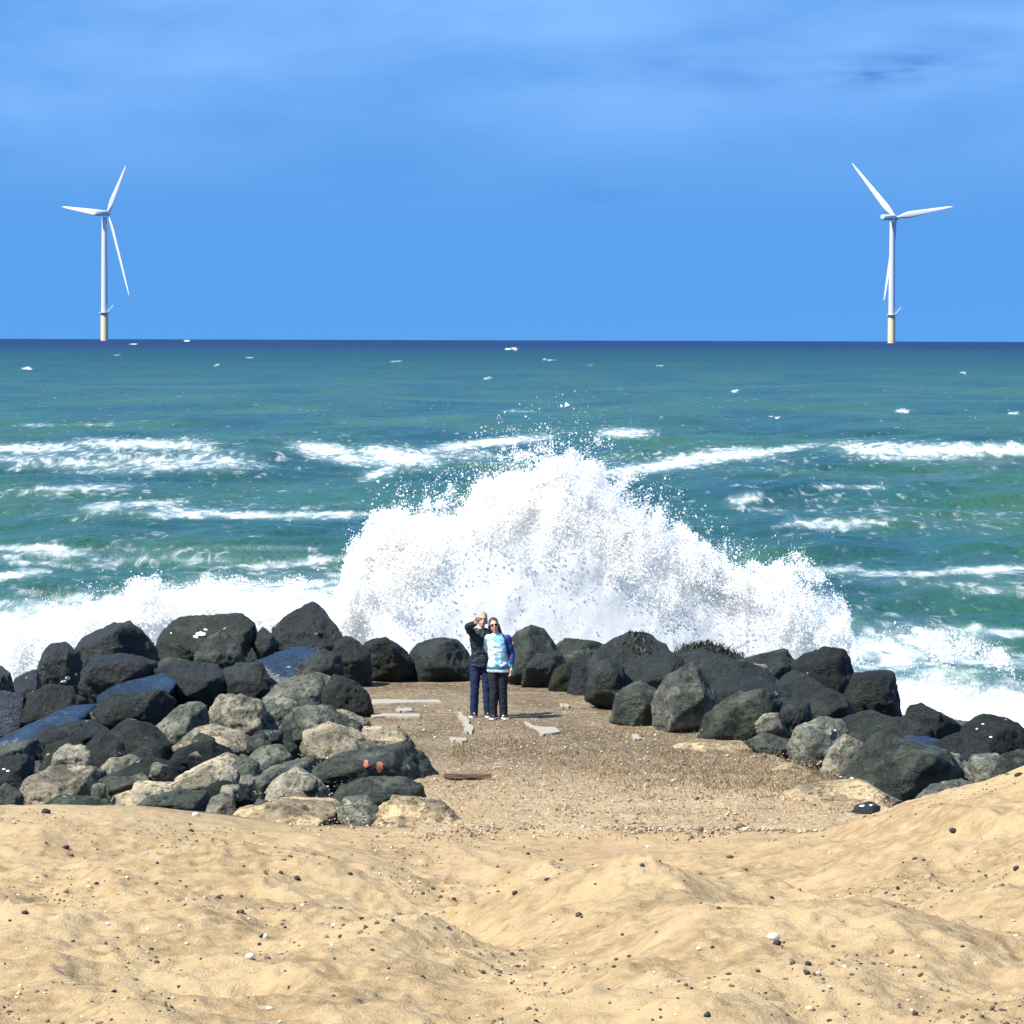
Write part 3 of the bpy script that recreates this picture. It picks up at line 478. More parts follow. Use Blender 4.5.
# pale flat slabs along the right edge of the deck
rock('rock_slab', 'thin pale slab edging the deck under the streaked boulder', [(671, 748), (690, 741), (740, 743), (768, 752), (757, 759), (700, 756)], 'sandy', 0., 'pale slabs along the deck edge', D=61.8, drop=0, upt=70, hr=-.2, th=.9, rough=1.3, cat='rock slab')
rock('rock_slab', 'thin pale slab by the dark dry grass at the deck edge', [(766, 772), (790, 762), (820, 774), (803, 784), (774, 778)], 'sandy', 0., 'pale slabs along the deck edge', D=58.8, drop=0, upt=70, hr=-.2, th=.9, rough=1.3, cat='rock slab')
rock('rock_slab', 'broad pale sand-coated slab behind the glossy black stone', [(776, 800), (800, 787), (860, 782), (882, 792), (908, 806), (890, 815), (830, 816), (786, 810)], 'sandy', 0., 'pale slabs along the deck edge', D=55.2, drop=2, upt=72, hr=-.3, th=1.2, rough=1.2, cat='rock slab')
# rust red marks on the big black boulder
_rr = random.Random(21)
for k in range(20):
    u, v = _rr.choice([(195, 735), (215, 760), (240, 775), (270, 755), (300, 775), (285, 735), (150, 775), (330, 745), (120, 790), (225, 800), (175, 755), (310, 720)]); u += _rr.gauss(0, 12); v += _rr.gauss(0, 7); s_ = _rr.uniform(7, 15)
    rock('rock', 'one of the small grey rubble stones wedged between pale boulders of the left heap', [(u-s_, v+4), (u-s_*_rr.uniform(.4, .9), v-s_*.4), (u+s_*_rr.uniform(-.4, .4), v-s_*_rr.uniform(.5, .8)), (u+s_*.8, v-s_*_rr.uniform(.1, .5)), (u+s_, v+5), (u+s_*.3, v+s_*.5)], _rr.choice(['mid', 'pale', 'pale', 'grey']), .1, 'small rubble in the left heap', dD=-1.5, drop=5, cat='rock')
RB('narrow upright dark block standing against the left front of the huge boulder', [(584, 700), (590, 672), (606, 658), (622, 668), (628, 704), (608, 712)], 'dark', .4, D=68.2, drop=3)
RB('grey slanting block at the foot of the huge boulder beside the deck', [(612, 722), (620, 694), (640, 684), (658, 694), (664, 728), (640, 736)], 'grey', .2, D=65.6, drop=3)
RB('dark wedge leaning on the right shoulder of the huge boulder', [(634, 688), (648, 662), (672, 655), (690, 668), (684, 694), (652, 702)], 'black', .5, D=67.6, drop=3)
rust = simple('rust_paint', (.36, .13, .08), .9, 30, .5)
deps = bpy.context.evaluated_depsgraph_get()
def mark_on(ob, px, py, w_, h_, name, label):
    """small patch of paint following the surface of a boulder"""
    vs_, fs_ = [], []; n = 7
    Mi = ob.matrix_world.inverted() if False else Matrix.Translation(-ob.location)
    o = Mi @ CAM
    ok = True
    for i in range(n):
        for j in range(n):
            e = 1+.25*math.sin(i*2.1+j); tgt = Mi @ P(px+(j/(n-1)-.5)*w_*e*math.sqrt(max(.05, 1.1-(2*i/(n-1)-1)**2))*random.uniform(.8, 1.1), py+(i/(n-1)-.5)*h_, ob.location.y)
            hit, loc, nn, _ = ob.ray_cast(o, (tgt-o).normalized())
            if not hit: ok = False; loc, nn = tgt, Vector((0, -1, 0))
            vs_.append((loc+nn*.006)[:])
    if ok:
        me = np_mesh(name, np.array(vs_), grid_faces(n, n)); o2 = link(name, me, rust, ob); o2['label'] = label
bpy.context.view_layer.update()
mark_on(bigblack, 379.5, 767, 7, 11, 'paint_mark', 'rust red paint mark, brighter of the two'); mark_on(bigblack, 366, 764, 5, 8, 'paint_mark', 'faded rust red paint mark')
# glossy black stone
gl = rock('rock', 'small glossy black stone with white patches on top beside the sand bank', [(852, 815), (857, 806), (870, 802), (879, 807), (880, 818), (865, 821)], 'black', .6, None, D=53.4, drop=0, cat='rock', rough=.4)
white = simple('white_spot', (.72, .70, .66), .8, 40, .1)
# ------------------------------------------------------------------ breaking waves: a core of white water and a cloud of drops, one mesh each
t = NT('white_water'); c = (.985, .98, .965)
d1 = t.n('ShaderNodeBsdfDiffuse'); t.set(d1.inputs[0], c); d2 = t.n('ShaderNodeBsdfTranslucent'); t.set(d2.inputs[0], c)
ms = t.n('ShaderNodeMixShader'); ms.inputs[0].default_value = .65; t.set(ms.inputs[1], d1.outputs[0]); t.set(ms.inputs[2], d2.outputs[0])
spray_m = t.done(ms.outputs[0])
def drops(pos, rad):
    n = len(pos); base = np.array([[1, 1, 1], [1, -1, -1], [-1, 1, -1], [-1, -1, 1]], float)/1.3
    a = rng.normal(size=(n, 3)); a /= np.linalg.norm(a, axis=1)[:, None]; b = rng.normal(size=(n, 3)); b -= (b*a).sum(1)[:, None]*a; b /= np.linalg.norm(b, axis=1)[:, None]; c_ = np.cross(a, b)
    st = rng.uniform(.7, 1.5, (n, 3))*rad[:, None]
    v = pos[:, None, :] + (base[None, :, 0, None]*(a*st[:, :1])[:, None, :] + base[None, :, 1, None]*(b*st[:, 1:2])[:, None, :] + base[None, :, 2, None]*(c_*st[:, 2:])[:, None, :])
    f = np.array([[0, 1, 2], [0, 3, 1], [0, 2, 3], [1, 3, 2]])
    return v.reshape(-1, 3), (f[None]+4*np.arange(n)[:, None, None]).reshape(-1, 3)
def splash(name, label, env, D, zbase, count, thick, core=.8, seed=0, spread=1.12, fine=1., lean=0., streak=5., jet=.2, group='bursts of white water along the rocks'):
    env = np.array(env, float); W = np.array([P(a, b, D)[:] for a, b in env]); ex, ez = W[:, 0], W[:, 2]; x0, x1 = ex.min(), ex.max()
    top = lambda x: np.interp(x, ex, ez)
    V, Fc = [], []; off = 0
    if core:
        nx, nt_ = 150, 46; xs = np.linspace(x0, x1, nx); ts = np.linspace(0, 1, nt_)
        Xg, Tg = np.meshgrid(xs, ts); xf, tf = Xg.ravel(), Tg.ravel()
        e = np.minimum(1, np.minimum(xf-x0, x1-xf)/(.14*(x1-x0))+.02)
        hgt = (top(xf)-zbase)*core*(1+.10*fbm(v3(xf*1.3, xf*0), 3, seed+1)); zf = zbase + hgt*tf*e**.5
        for side in (-1, 1):
            th = thick*(1-tf)**.85*e**.5*(.85+.12*fbm(v3(xf*.9, zf*.9, side*5.), 3, seed+3)) + .12*fbm(v3(xf*2.6, zf*2.6, side*9.), 3, seed+5)*(1-tf)*e + .04*fbm(v3(xf*9, zf*9, side*9.), 3, seed+6)*(1-tf)*e
            V.append(np.stack([xf, D+lean*tf+side*th, zf+.05*fbm(v3(xf*7, zf*7, side), 2, seed+8)*tf], 1)); g = grid_faces(nt_, nx)
            g = g if side < 0 else g[:, ::-1]
            Fc.append(np.concatenate([g[:, [0, 1, 2]], g[:, [0, 2, 3]]])+off); off += nx*nt_
    P_, R_ = [], []; got = 0
    while got < count:
        n = count; x = rng.uniform(x0-.5, x1+.5, n); t_ = rng.uniform(0, 1.3, n)**.85; H_ = np.maximum(top(np.clip(x, x0, x1))-zbase, .05)*np.where((x < x0) | (x > x1), .75, 1)
        z = zbase + t_*H_; ang = (x-.5*(x0+x1))/(H_.max()*1.1)*.8
        tt = np.minimum(t_, 1); y = rng.uniform(-1, 1, n)*thick*(1-tt)**.85 + rng.normal(size=n)*(.22+.12*tt) + lean*t_
        jets = fbm(np.stack([(x - .35*ang*(z-zbase))*streak*.35, (z-zbase)*1.1, y*.5], 1), 4, seed+11, .6)
        clump = fbm(np.stack([x*4.2, z*4.2, y*1.5], 1), 3, seed+13)
        edge = np.maximum(0, np.maximum(x0-x, x-x1))
        inner = np.clip(t_+.35*jets+.1*clump - edge*0, 0, 1.2)
        pr = (.0+1.*sstep(.60, .92, inner))*np.clip((spread - .07 - t_ + jet*jets + .13*clump - edge*1.2)/.34, 0, 1)**1.6
        far_ = np.clip((1.16 - t_ + .2*clump - edge)/.4, 0, 1)*.012
        k = rng.uniform(size=n) < np.maximum(pr, far_)
        P_.append(np.stack([x, D+y, z], 1)[k]); sz = np.exp(rng.normal(size=n)*.5)*.0068*fine; sz *= np.where(rng.uniform(size=n) < .012, 1.8, 1.); R_.append(np.minimum(sz, .05)[k]); got += k.sum()
    pos = np.concatenate(P_)[:count]; rad = np.concatenate(R_)[:count]
    dv, df = drops(pos, rad); V.append(dv); Fc.append(df+off)
    me = np_mesh(name, np.concatenate(V), np.concatenate(Fc), False)
    nsm = sum(len(f) for f in Fc[:-1]); sm = np.zeros(len(me.polygons), bool); sm[:nsm] = True; me.polygons.foreach_set('use_smooth', sm)
    o = link(name, me, spray_m); tag(o, label, 'wave splash', group); return o
splash('wave_splash', 'huge white burst of spray rising behind the couple', [(326, 655), (333, 605), (345, 560), (370, 525), (400, 505), (440, 490), (462, 486), (478, 470), (500, 462), (530, 456), (548, 446), (565, 438), (580, 446), (596, 452), (620, 480), (650, 503), (690, 525), (720, 556), (745, 566), (775, 572), (800, 572), (825, 590), (842, 600), (850, 620), (850, 655)], 79, SEA, 520000, 2.7, .92, 21)
splash('wave_splash', 'low white breaking wave spraying over the left boulders', [(-60, 640), (-20, 625), (0, 622), (40, 612), (75, 602), (110, 596), (140, 588), (170, 588), (200, 590), (225, 585), (250, 590), (290, 586), (320, 592), (345, 600), (360, 630)], 80.5, SEA, 150000, 1.9, .84, 41, streak=5, jet=.15)
splash('wave_splash', 'thin lacy spray falling on the water right of the black boulders', [(840, 640), (870, 632), (905, 625), (940, 628), (975, 640), (1010, 655)], 86, SEA, 6000, 3.0, 0, 61, fine=1.1)
# ------------------------------------------------------------------ wind turbines
twhite = simple('turbine_white', (.58, .60, .66), .5, 3, .03); tyel = simple('turbine_yellow', (.74, .60, .36), .6, .6, .18); tgrey = simple('turbine_grey', (.30, .33, .36), .6, 2, .1)
def lathe(bm, prof, seg=24, c=(0, 0, 0)):
    rings = []
    for r, z in prof: rings.append([bm.verts.new((c[0]+r*math.cos(2*math.pi*i/seg), c[1]+r*math.sin(2*math.pi*i/seg), c[2]+z)) for i in range(seg)])
    for a, b in zip(rings, rings[1:]):
        for i in range(seg): bm.faces.new((a[i], a[(i+1) % seg], b[(i+1) % seg], b[i]))
    for rg, rev in ((rings[0], 1), (rings[-1], 0)):
        nv = [bm.verts.new(v.co) for v in rg]; bm.faces.new(nv[::-1] if rev else nv)
def loft(bm, rings, cap=True):
    vr = [[bm.verts.new(p) for p in r] for r in rings]; n = len(vr[0])
    for a, b in zip(vr, vr[1:]):
        for i in range(n): bm.faces.new((a[i], a[(i+1) % n], b[(i+1) % n], b[i]))
    if cap: bm.faces.new(vr[0][::-1]); bm.faces.new(vr[-1])
def turbine(label, tx, hub_y, hub_dx, yaw, angles, lens, nl=19., D=5000.):
    k = D/F; base = P(tx, 340, D); x = base.x; z0 = SEA - D*D/(2*RE); hub = P(tx+hub_dx, hub_y, D)
    root = empty('wind_turbine', (x, D, z0)); tag(root, label, 'wind turbine', 'wind turbines standing in the sea')
    def part(name, bm, m, parent=root, smooth=True):
        o = link(name, bm_mesh(name, bm, smooth), m, parent); return o
    Hh = hub.z - z0; zt = 26*k + 3
    bm = bmesh.new(); lathe(bm, [(4.7, -4), (4.7, 6), (4.6, zt)], 28); tp = part('transition_piece', bm, tyel)
    bm = bmesh.new(); lathe(bm, [(7.2, zt-.6), (7.2, zt), (6.9, zt), (6.9, zt+.2)], 28); part('access_platform', bm, tgrey)
    bm = bmesh.new(); [bm.verts.new((0, 0, 0))]; bm.free(); bm = bmesh.new(); bmesh.ops.create_cube(bm, size=1, matrix=Matrix.Translation((7.8, -2, zt+5)) @ Matrix.Rotation(.7, 4, 'Y') @ Matrix.Diagonal((1.1, 1.1, 11, 1))); part('davit_crane', bm, twhite, smooth=False)
    bm = bmesh.new(); lathe(bm, [(4.1, zt), (3.9, zt+.3*(Hh-zt)), (3.2, Hh-4.5)], 28); part('tower', bm, twhite)
    ax = Vector((math.sin(yaw), math.cos(yaw), 0)); Mz = Matrix((( ax.y, ax.x, 0, 0), (-ax.x, ax.y, 0, 0), (0, 0, 1, 0), (0, 0, 0, 1)))   # local +Y = rotor axis
    hx = Vector((hub.x-x, 0, Hh)); hc = hx
    bm = bmesh.new(); rings = []
    for yy, s_ in ((-nl-2, .55), (-nl-1.2, .9), (-nl*.5, 1.), (-3, 1.), (-1.6, .8)):
        rings.append([(Mz @ Vector((s_*3.4*sx_*abs(math.cos(a))**.4 if False else s_*3.5*math.copysign(abs(math.cos(a))**.6, math.cos(a)), yy, s_*3.6*math.copysign(abs(math.sin(a))**.6, math.sin(a))+.3)) + hc)[:] for a in [2*math.pi*i/20 for i in range(20)]])
    loft(bm, rings); bmesh.ops.recalc_face_normals(bm, faces=bm.faces); part('nacelle', bm, twhite)
    bm = bmesh.new(); rings = [[(Mz @ Vector((r*math.cos(a), yy, r*math.sin(a))) + hc)[:] for a in [2*math.pi*i/20 for i in range(20)]] for yy, r in ((-1.7, 2.6), (0, 3.0), (1.6, 2.6), (2.8, 1.5), (3.3, .3))]
    loft(bm, rings); bmesh.ops.recalc_face_normals(bm, faces=bm.faces); part('hub', bm, twhite)
    for th, Lp in zip(angles, lens):
        Lm = Lp*k; bm = bmesh.new(); rings = []; dirv = Vector((math.sin(th), 0, math.cos(th))); tan = Vector((math.cos(th), 0, -math.sin(th)))
        for s_ in [0, .03, .06, .1, .16, .22, .3, .4, .5, .6, .7, .8, .9, .97, 1.]:
            ch = float(np.interp(s_, [0, .05, .1, .2, .3, .6, .9, 1], [3.4, 3.6, 5.4, 8.2, 7.6, 5.2, 2.8, .8])); tk = float(np.interp(s_, [0, .05, .2, .5, 1], [3.0, 3.0, 2.0, 1.1, .25])); tw = R(float(np.interp(s_, [0, .2, 1], [22, 16, 2])))
            rings.append([(Mz @ (dirv*(Lm*s_+1.2) + (tan*(math.cos(a)*ch*.5-ch*.12)*math.cos(tw) + Vector((0, 1, 0))*(math.sin(a)*tk*.5 + (math.cos(a)*ch*.5)*math.sin(tw)))) + hc)[:] for a in [2*math.pi*i/12 for i in range(12)]])
        loft(bm, rings); bmesh.ops.recalc_face_normals(bm, faces=bm.faces); part('blade', bm, twhite)
turbine('white offshore wind turbine on the left with one blade pointing left', 104.5, 213.5, 3.5, R(50), [R(-84), R(156), R(34)], [82, 90, 55], 19.)
turbine('white offshore wind turbine on the right with one blade hidden behind its tower', 891.5, 218, 4.5, R(43), [R(-45), R(82), R(190)], [78, 70, 84], 26.)

# ------------------------------------------------------------------ people
def capsule(bm, a, b, ra, rb, fl=1., axis=None, seg=14):
    a, b = Vector(a), Vector(b); d = (b-a); L_ = d.length; d.normalize(); up = Vector(axis) if axis else Vector((0, 1, 0))
    if abs(d.dot(up)) > .95: up = Vector((1, 0, 0))
    s_ = d.cross(up).normalized(); u_ = s_.cross(d).normalized(); rings = []
    for k in range(7):
        t_ = math.pi/2*(1-k/6.5); rings.append((-ra*math.sin(t_), ra*math.cos(t_)))
    for k in range(7):
        t_ = math.pi/2*((k+.5)/6.5); rings.append((L_+rb*math.sin(t_), rb*math.cos(t_)))
    loft(bm, [[(a+d*o+s_*(r*math.cos(q_))+u_*(r*fl*math.sin(q_)))[:] for q_ in [2*math.pi*i/seg for i in range(seg)]] for o, r in rings])
def ell(bm, c, r, rot=None):
    M_ = Matrix.Translation(c) @ (rot.to_4x4() if rot else Matrix()) @ Matrix.Diagonal((*r, 1)); bmesh.ops.create_uvsphere(bm, u_segments=20, v_segments=14, radius=1, matrix=M_)
def torso(bm, secs):
    loft(bm, [[(cx_+rx*math.copysign(abs(math.cos(a))**.85, math.cos(a)), cy_+ry*math.copysign(abs(math.sin(a))**.85, math.sin(a)), z) for a in [2*math.pi*i/24 for i in range(24)]] for z, cx_, cy_, rx, ry in secs])
def remeshed(name, bm, vox, m, parent=None, smooth_it=3, fold=0.):
    bmesh.ops.recalc_face_normals(bm, faces=bm.faces); me = bm_mesh(name, bm); o = bpy.data.objects.new('temp', me); COL.objects.link(o)
    md = o.modifiers.new('r', 'REMESH'); md.mode = 'VOXEL'; md.voxel_size = vox; md.use_smooth_shade = True
    sm = o.modifiers.new('s', 'SMOOTH'); sm.iterations = smooth_it; sm.factor = .5
    dg = bpy.context.evaluated_depsgraph_get(); me2 = bpy.data.meshes.new_from_object(o.evaluated_get(dg)); bpy.data.objects.remove(o)
    if fold:
        n_ = len(me2.vertices); co = np.empty(n_*3); no = np.empty(n_*3); me2.vertices.foreach_get('co', co); me2.vertices.foreach_get('normal', no); co = co.reshape(-1, 3); no = no.reshape(-1, 3)
        co = co + no*(fold*fbm(co*np.array([1, 1, 1.7])*8.5+len(co) % 31, 3, 501, ridged=True)+.6*fold*fbm(co*22, 2, 503))[:, None]; me2.vertices.foreach_set('co', co.ravel()); me2.update()
    me2.name = name; me2.materials.clear()
    for p_ in me2.polygons: p_.use_smooth = True
    return link(name, me2, m, parent)
skin = simple('skin', (.62, .36, .26), .55, 12, .08)
def head_bm(bm, hc, yaw=0., tilt=0., s=1.):
    Rm = Matrix.Rotation(yaw, 3, 'Z') @ Matrix.Rotation(tilt, 3, 'Y'); T = lambda v: Vector(hc) + Rm @ (Vector(v)*s)
    ell(bm, T((0, .015, .025)), (.076*s, .095*s, .095*s), Rm); ell(bm, T((0, -.02, -.04)), (.062*s, .072*s, .075*s), Rm); ell(bm, T((0, -.055, -.095)), (.032*s, .03*s, .025*s), Rm)
    capsule(bm, T((0, -.092, .015)), T((0, -.112, -.022)), .010*s, .015*s); ell(bm, T((0, -.086, -.058)), (.027*s, .012*s, .012*s), Rm); ell(bm, T((0, -.082, .035)), (.055*s, .018*s, .012*s), Rm)
    for sg in (-1, 1): ell(bm, T((sg*.078, .015, -.01)), (.012*s, .024*s, .034*s), Rm)
    return T, Rm
def hand_bm(bm, wrist, palm_dir, palm_side, normal, curl=.5, thumb=1):
    w_ = Vector(wrist); d = Vector(palm_dir).normalized(); s_ = Vector(palm_side).normalized(); n_ = Vector(normal).normalized()
    for k in (-1, -.33, .33, 1): capsule(bm, w_+s_*k*.018, w_+d*.085+s_*k*.031, .017, .014)
    for k, l in ((-1, .062), (-.33, .074), (.33, .08), (1, .072)):
        a = w_+d*.085+s_*k*.031; c1 = (d*math.cos(curl)+n_*math.sin(curl)); c2 = (d*math.cos(curl*2.2)+n_*math.sin(curl*2.2))
        b = a+c1*l*.55; capsule(bm, a, b, .0095, .009); capsule(bm, b, b+c2*l*.45, .009, .0075)
    a = w_+d*.025+s_*thumb*.026; b = a+(d*.6+s_*thumb*.7+n_*.35).normalized()*.045; capsule(bm, a, b, .013, .011); capsule(bm, b, b+(d*.85+n_*.45).normalized()*.032, .011, .009)
def legs_bm(bm, J, inf=0., end=.0):
    for sd in ('l', 'r'):
        h_, k_, a_ = J['hip_'+sd], J['knee_'+sd], J['ank_'+sd]; h_, k_, a_ = Vector(h_), Vector(k_), Vector(a_)
        capsule(bm, h_, k_, .086+inf, .058+inf); capsule(bm, k_, a_.lerp(k_, end), .056+inf, .040+inf*1.4); ell(bm, k_.lerp(a_, .3)+Vector((0, .018, 0)), (.053+inf, .055+inf, .11))
def shoe(parent, foot, yaw, up, sole):
    M_ = Matrix.Translation(foot) @ Matrix.Rotation(yaw, 4, 'Z'); bm = bmesh.new()
    secs = [(.07, .0, .030, .075), (.05, 0, .038, .10), (.0, 0, .042, .10), (-.06, 0, .045, .075), (-.12, 0, .050, .058), (-.17, 0, .044, .048), (-.20, 0, .026, .036)]
    loft(bm, [[(M_ @ Vector((w_*math.copysign(abs(math.cos(a))**.7, math.cos(a)), y_, .022+max(-.001, (h_-.022)*max(0, math.sin(a)))))) [:] for a in [2*math.pi*i/16 for i in range(16)]] for y_, _, w_, h_ in secs])
    bmesh.ops.recalc_face_normals(bm, faces=bm.faces); o = link('shoe', bm_mesh('shoe', bm), up, parent)
    bm = bmesh.new(); loft(bm, [[(M_ @ Vector((w_*1.06*math.copysign(abs(math.cos(a))**.6, math.cos(a)), y_*1.03, z_)))[:] for a, w_, y_ in [(0, .0, .075)]] for z_ in (0,)], False) if False else None
    out = [(.03, .075), (.042, .05), (.046, 0), (.05, -.06), (.055, -.12), (.048, -.175), (.028, -.207)]; ring = [(w_, y_) for w_, y_ in out]+[(-w_, y_) for w_, y_ in out[::-1]]
    loft(bm, [[(M_ @ Vector((x_, y_, z_)))[:] for x_, y_ in ring] for z_ in (0., .028)]); bmesh.ops.recalc_face_normals(bm, faces=bm.faces); link('sole', bm_mesh('sole', bm, False), sole, o)
def hair_bm(T, Rm, s, long_=0.):
    bm = bmesh.new(); ell(bm, T((0, .032, .045)), (.087*s, .098*s, .096*s), Rm)
    for sg in (-1, 1): ell(bm, T((sg*.066, .03, -.005)), (.026*s, .06*s, .075*s), Rm)
    ell(bm, T((0, .085, -.02)), (.07*s, .045*s, .09*s), Rm)
    for a in range(9):
        q_ = R(20+a*17.5); st_ = T((.085*math.cos(q_), .03+.075*math.sin(q_)*.9, -.02))
        if long_: capsule(bm, st_, st_+Vector((.05*long_+random.uniform(-.01, .03), random.uniform(0, .05), -.17*long_*random.uniform(.7, 1.1))), .028*s, .013)
        else: capsule(bm, st_, st_+Vector((random.uniform(-.01, .01), .005, -.05)), .026*s, .014)
    return bm
def eyes(T, s, parent):
    em = simple('eye', (.05, .04, .035), .3, 30, .1)
    for sg in (-1, 1):
        bm = bmesh.new(); ell(bm, T((sg*.031, -.082, .008)), (.012*s, .010*s, .009*s)); link('eye', bm_mesh('eye', bm), em, parent)
    bm = bmesh.new(); ell(bm, T((0, -.094, -.058)), (.024*s, .007*s, .007*s)); link('lips', bm_mesh('lips', bm), simple('lip', (.5, .2, .17), .5, 20, .1), parent)
navy = simple('navy_jacket', (.008, .013, .022), .6, 14, .35, bump=.01); denim = simple('blue_denim', (.008, .017, .062), .85, 40, .25, bump=.004); blk = simple('black_cloth', (.007, .011, .017), .8, 30, .2)
shoe_m = simple('dark_shoe', (.02, .02, .022), .5, 30, .2); sole_m = simple('white_sole', (.75, .74, .70), .7, 20, .08)
zd = .012
# --- left person: navy jacket and jeans, right arm raised with a phone
g0 = P(482, 718.5, 66.6); LX, LY = g0.x-.02, 66.6
pl_ = Vector((LX, LY, zd))
J = dict(hip_l=(.085, 0, .93), knee_l=(.10, -.02, .50), ank_l=(.115, .0, .085), hip_r=(-.085, 0, .93), knee_r=(-.10, -.01, .50), ank_r=(-.115, .02, .085))
SR, ER, WR = Vector((-.17, 0, 1.42)), Vector((-.215, -.20, 1.52)), Vector((-.085, -.40, 1.60)); SL, EL_, WL = Vector((.17, .01, 1.42)), Vector((.27, .17, 1.20)), Vector((.40, .24, 1.22))
bm = bmesh.new(); secs = [(.86, 0, 0, .10, .09), (.92, 0, 0, .165, .115), (1.05, 0, 0, .145, .10), (1.18, 0, 0, .155, .105), (1.32, 0, 0, .175, .11), (1.41, 0, .005, .165, .09), (1.47, 0, .01, .09, .07), (1.50, 0, .01, .05, .05)]
torso(bm, secs); capsule(bm, (0, .01, 1.45), (.015, -.005, 1.58), .058, .052); T, Rm = head_bm(bm, (.02, -.015, 1.63), R(8), R(4)); legs_bm(bm, J)
for s_, e_, w_ in ((SR, ER, WR), (SL, EL_, WL)): capsule(bm, s_, e_, .052, .042); capsule(bm, e_, w_, .041, .028)
hand_bm(bm, WR, (.30, -.25, .9), (.95, .2, -.3), (.2, .75, .2), .7, 1); hand_bm(bm, WL, (1, .1, -.15), (0, -.1, 1), (0, -1, 0), .5, 1)
for sg in ('l', 'r'): a = Vector(J['ank_'+sg]); capsule(bm, a+Vector((0, 0, -.025)), a+Vector((0, -.10, -.045)), .030, .024)
pers = remeshed('person', bm, .007, skin, smooth_it=2); pers.location = pl_; tag(pers, 'person in a navy jacket and blue jeans raising a phone for a selfie', 'person')
bm = bmesh.new(); torso(bm, [(z, a, b, rx+.014, ry+.022) for z, a, b, rx, ry in [(.84, 0, 0, .16, .115)]+secs[1:6]]+[(1.475, 0, .01, .085, .08)])
for s_, e_, w_ in ((SR, ER, WR), (SL, EL_, WL)): capsule(bm, s_, e_, .066, .054); capsule(bm, e_, e_.lerp(w_, .86), .060, .046)
remeshed('jacket', bm, .011, navy, pers, fold=.013)
bm = bmesh.new(); torso(bm, [(.84, 0, 0, .13, .115), (.92, 0, 0, .180, .128), (1.0, 0, 0, .165, .118)]); legs_bm(bm, J, .018, -.07); remeshed('jeans', bm, .009, denim, pers, fold=.008)
remeshed('hair', hair_bm(T, Rm, 1.), .007, simple('fair_hair', (.42, .30, .17), .6, 30, .3), pers); eyes(T, 1., pers)
shoe(pers, (.115, 0, 0), R(8), shoe_m, sole_m); shoe(pers, (-.115, .02, 0), R(-14), shoe_m, sole_m)
ph = bmesh.new(); pc = WR + Vector((.03, -.03, .13)); bmesh.ops.create_cube(ph, size=1, matrix=Matrix.Translation(pl_+pc) @ Matrix.Rotation(R(6), 4, 'Y') @ Matrix.Diagonal((.155, .009, .076, 1)))
bmesh.ops.bevel(ph, geom=list(ph.edges), offset=.003, segments=2, affect='EDGES'); pho = link('phone', bm_mesh('phone', ph, False), simple('phone_case', (.70, .68, .66), .35, 10, .05)); tag(pho, 'pale phone held up in the raised hand', 'phone')
lens = bmesh.new()
for dx in (-.055, -.035): ell(lens, pl_+pc+Vector((dx, -.006, .018)), (.008, .003, .008))
link('camera_lens', bm_mesh('camera_lens', lens), blk, pho)
# --- right person: pale blue jacket, black trousers, dark hair
g1 = P(497.5, 719.5, 66.3); pr_ = Vector((g1.x, 66.3, zd))
J = dict(hip_l=(.08, 0, .89), knee_l=(.085, -.01, .48), ank_l=(.10, .0, .08), hip_r=(-.08, 0, .89), knee_r=(-.06, -.03, .48), ank_r=(-.07, -.02, .08))
SR, ER, WR = Vector((-.155, 0, 1.34)), Vector((-.19, .24, 1.12)), Vector((-.29, .52, 1.10)); SL, EL_, WL = Vector((.165, 0, 1.34)), Vector((.235, .03, 1.07)), Vector((.225, -.06, .86))
bm = bmesh.new(); secs = [(.82, 0, 0, .10, .09), (.88, 0, 0, .165, .12), (1.0, 0, 0, .135, .10), (1.12, 0, 0, .145, .105), (1.25, -.005, 0, .16, .105), (1.34, -.01, .005, .15, .085), (1.40, -.015, .01, .085, .065), (1.43, -.02, .01, .048, .048)]
torso(bm, secs); capsule(bm, (-.02, .01, 1.38), (-.05, -.01, 1.50), .052, .048); T, Rm = head_bm(bm, (-.065, -.02, 1.555), R(4), R(-10), .96); legs_bm(bm, J)
for s_, e_, w_ in ((SR, ER, WR), (SL, EL_, WL)): capsule(bm, s_, e_, .046, .038); capsule(bm, e_, w_, .037, .026)
hand_bm(bm, WL, (0, -.12, -1), (.2, -1, 0), (-1, 0, 0), .35, 1); hand_bm(bm, WR, (-.8, .3, .3), (0, -.2, 1), (0, -1, 0), .4, 1)
for sg in ('l', 'r'): a = Vector(J['ank_'+sg]); capsule(bm, a+Vector((0, 0, -.025)), a+Vector((0, -.10, -.04)), .030, .024)
pers2 = remeshed('person', bm, .007, skin, smooth_it=2); pers2.location = pr_; tag(pers2, 'person in a pale blue jacket and black trousers with long dark hair', 'person')
t = NT('pale_blue_jacket'); c_ = t.coords(); n = t.noise(c_, 5.5, 3, .5, .8); sp = t.n('ShaderNodeSeparateXYZ'); t.set(sp.inputs[0], c_); zz = sp.outputs[2]; xx = sp.outputs[0]
c = t.mix(t.ramp(n, .42, .58), (.22, .50, .62), (.62, .70, .72))
dg_ = t.math('ADD', xx, t.math('MULTIPLY', t.math('SUBTRACT', zz, 1.2), .25)); c = t.mix(t.ramp(t.math('ADD', dg_, t.math('MULTIPLY', n, .12)), .165, .19), c, (.010, .028, .15))
c = t.mix(t.ramp(t.math('ADD', zz, t.math('MULTIPLY', n, .2)), 1.02, .97), c, (.03, .19, .25)); c = t.mix(t.ramp(zz, .83, .81), c, (.75, .84, .86))
jk = t.done(t.pbsdf(c, .6, t.bump(t.noise(c_, 14, 4), .6, .02), .4))
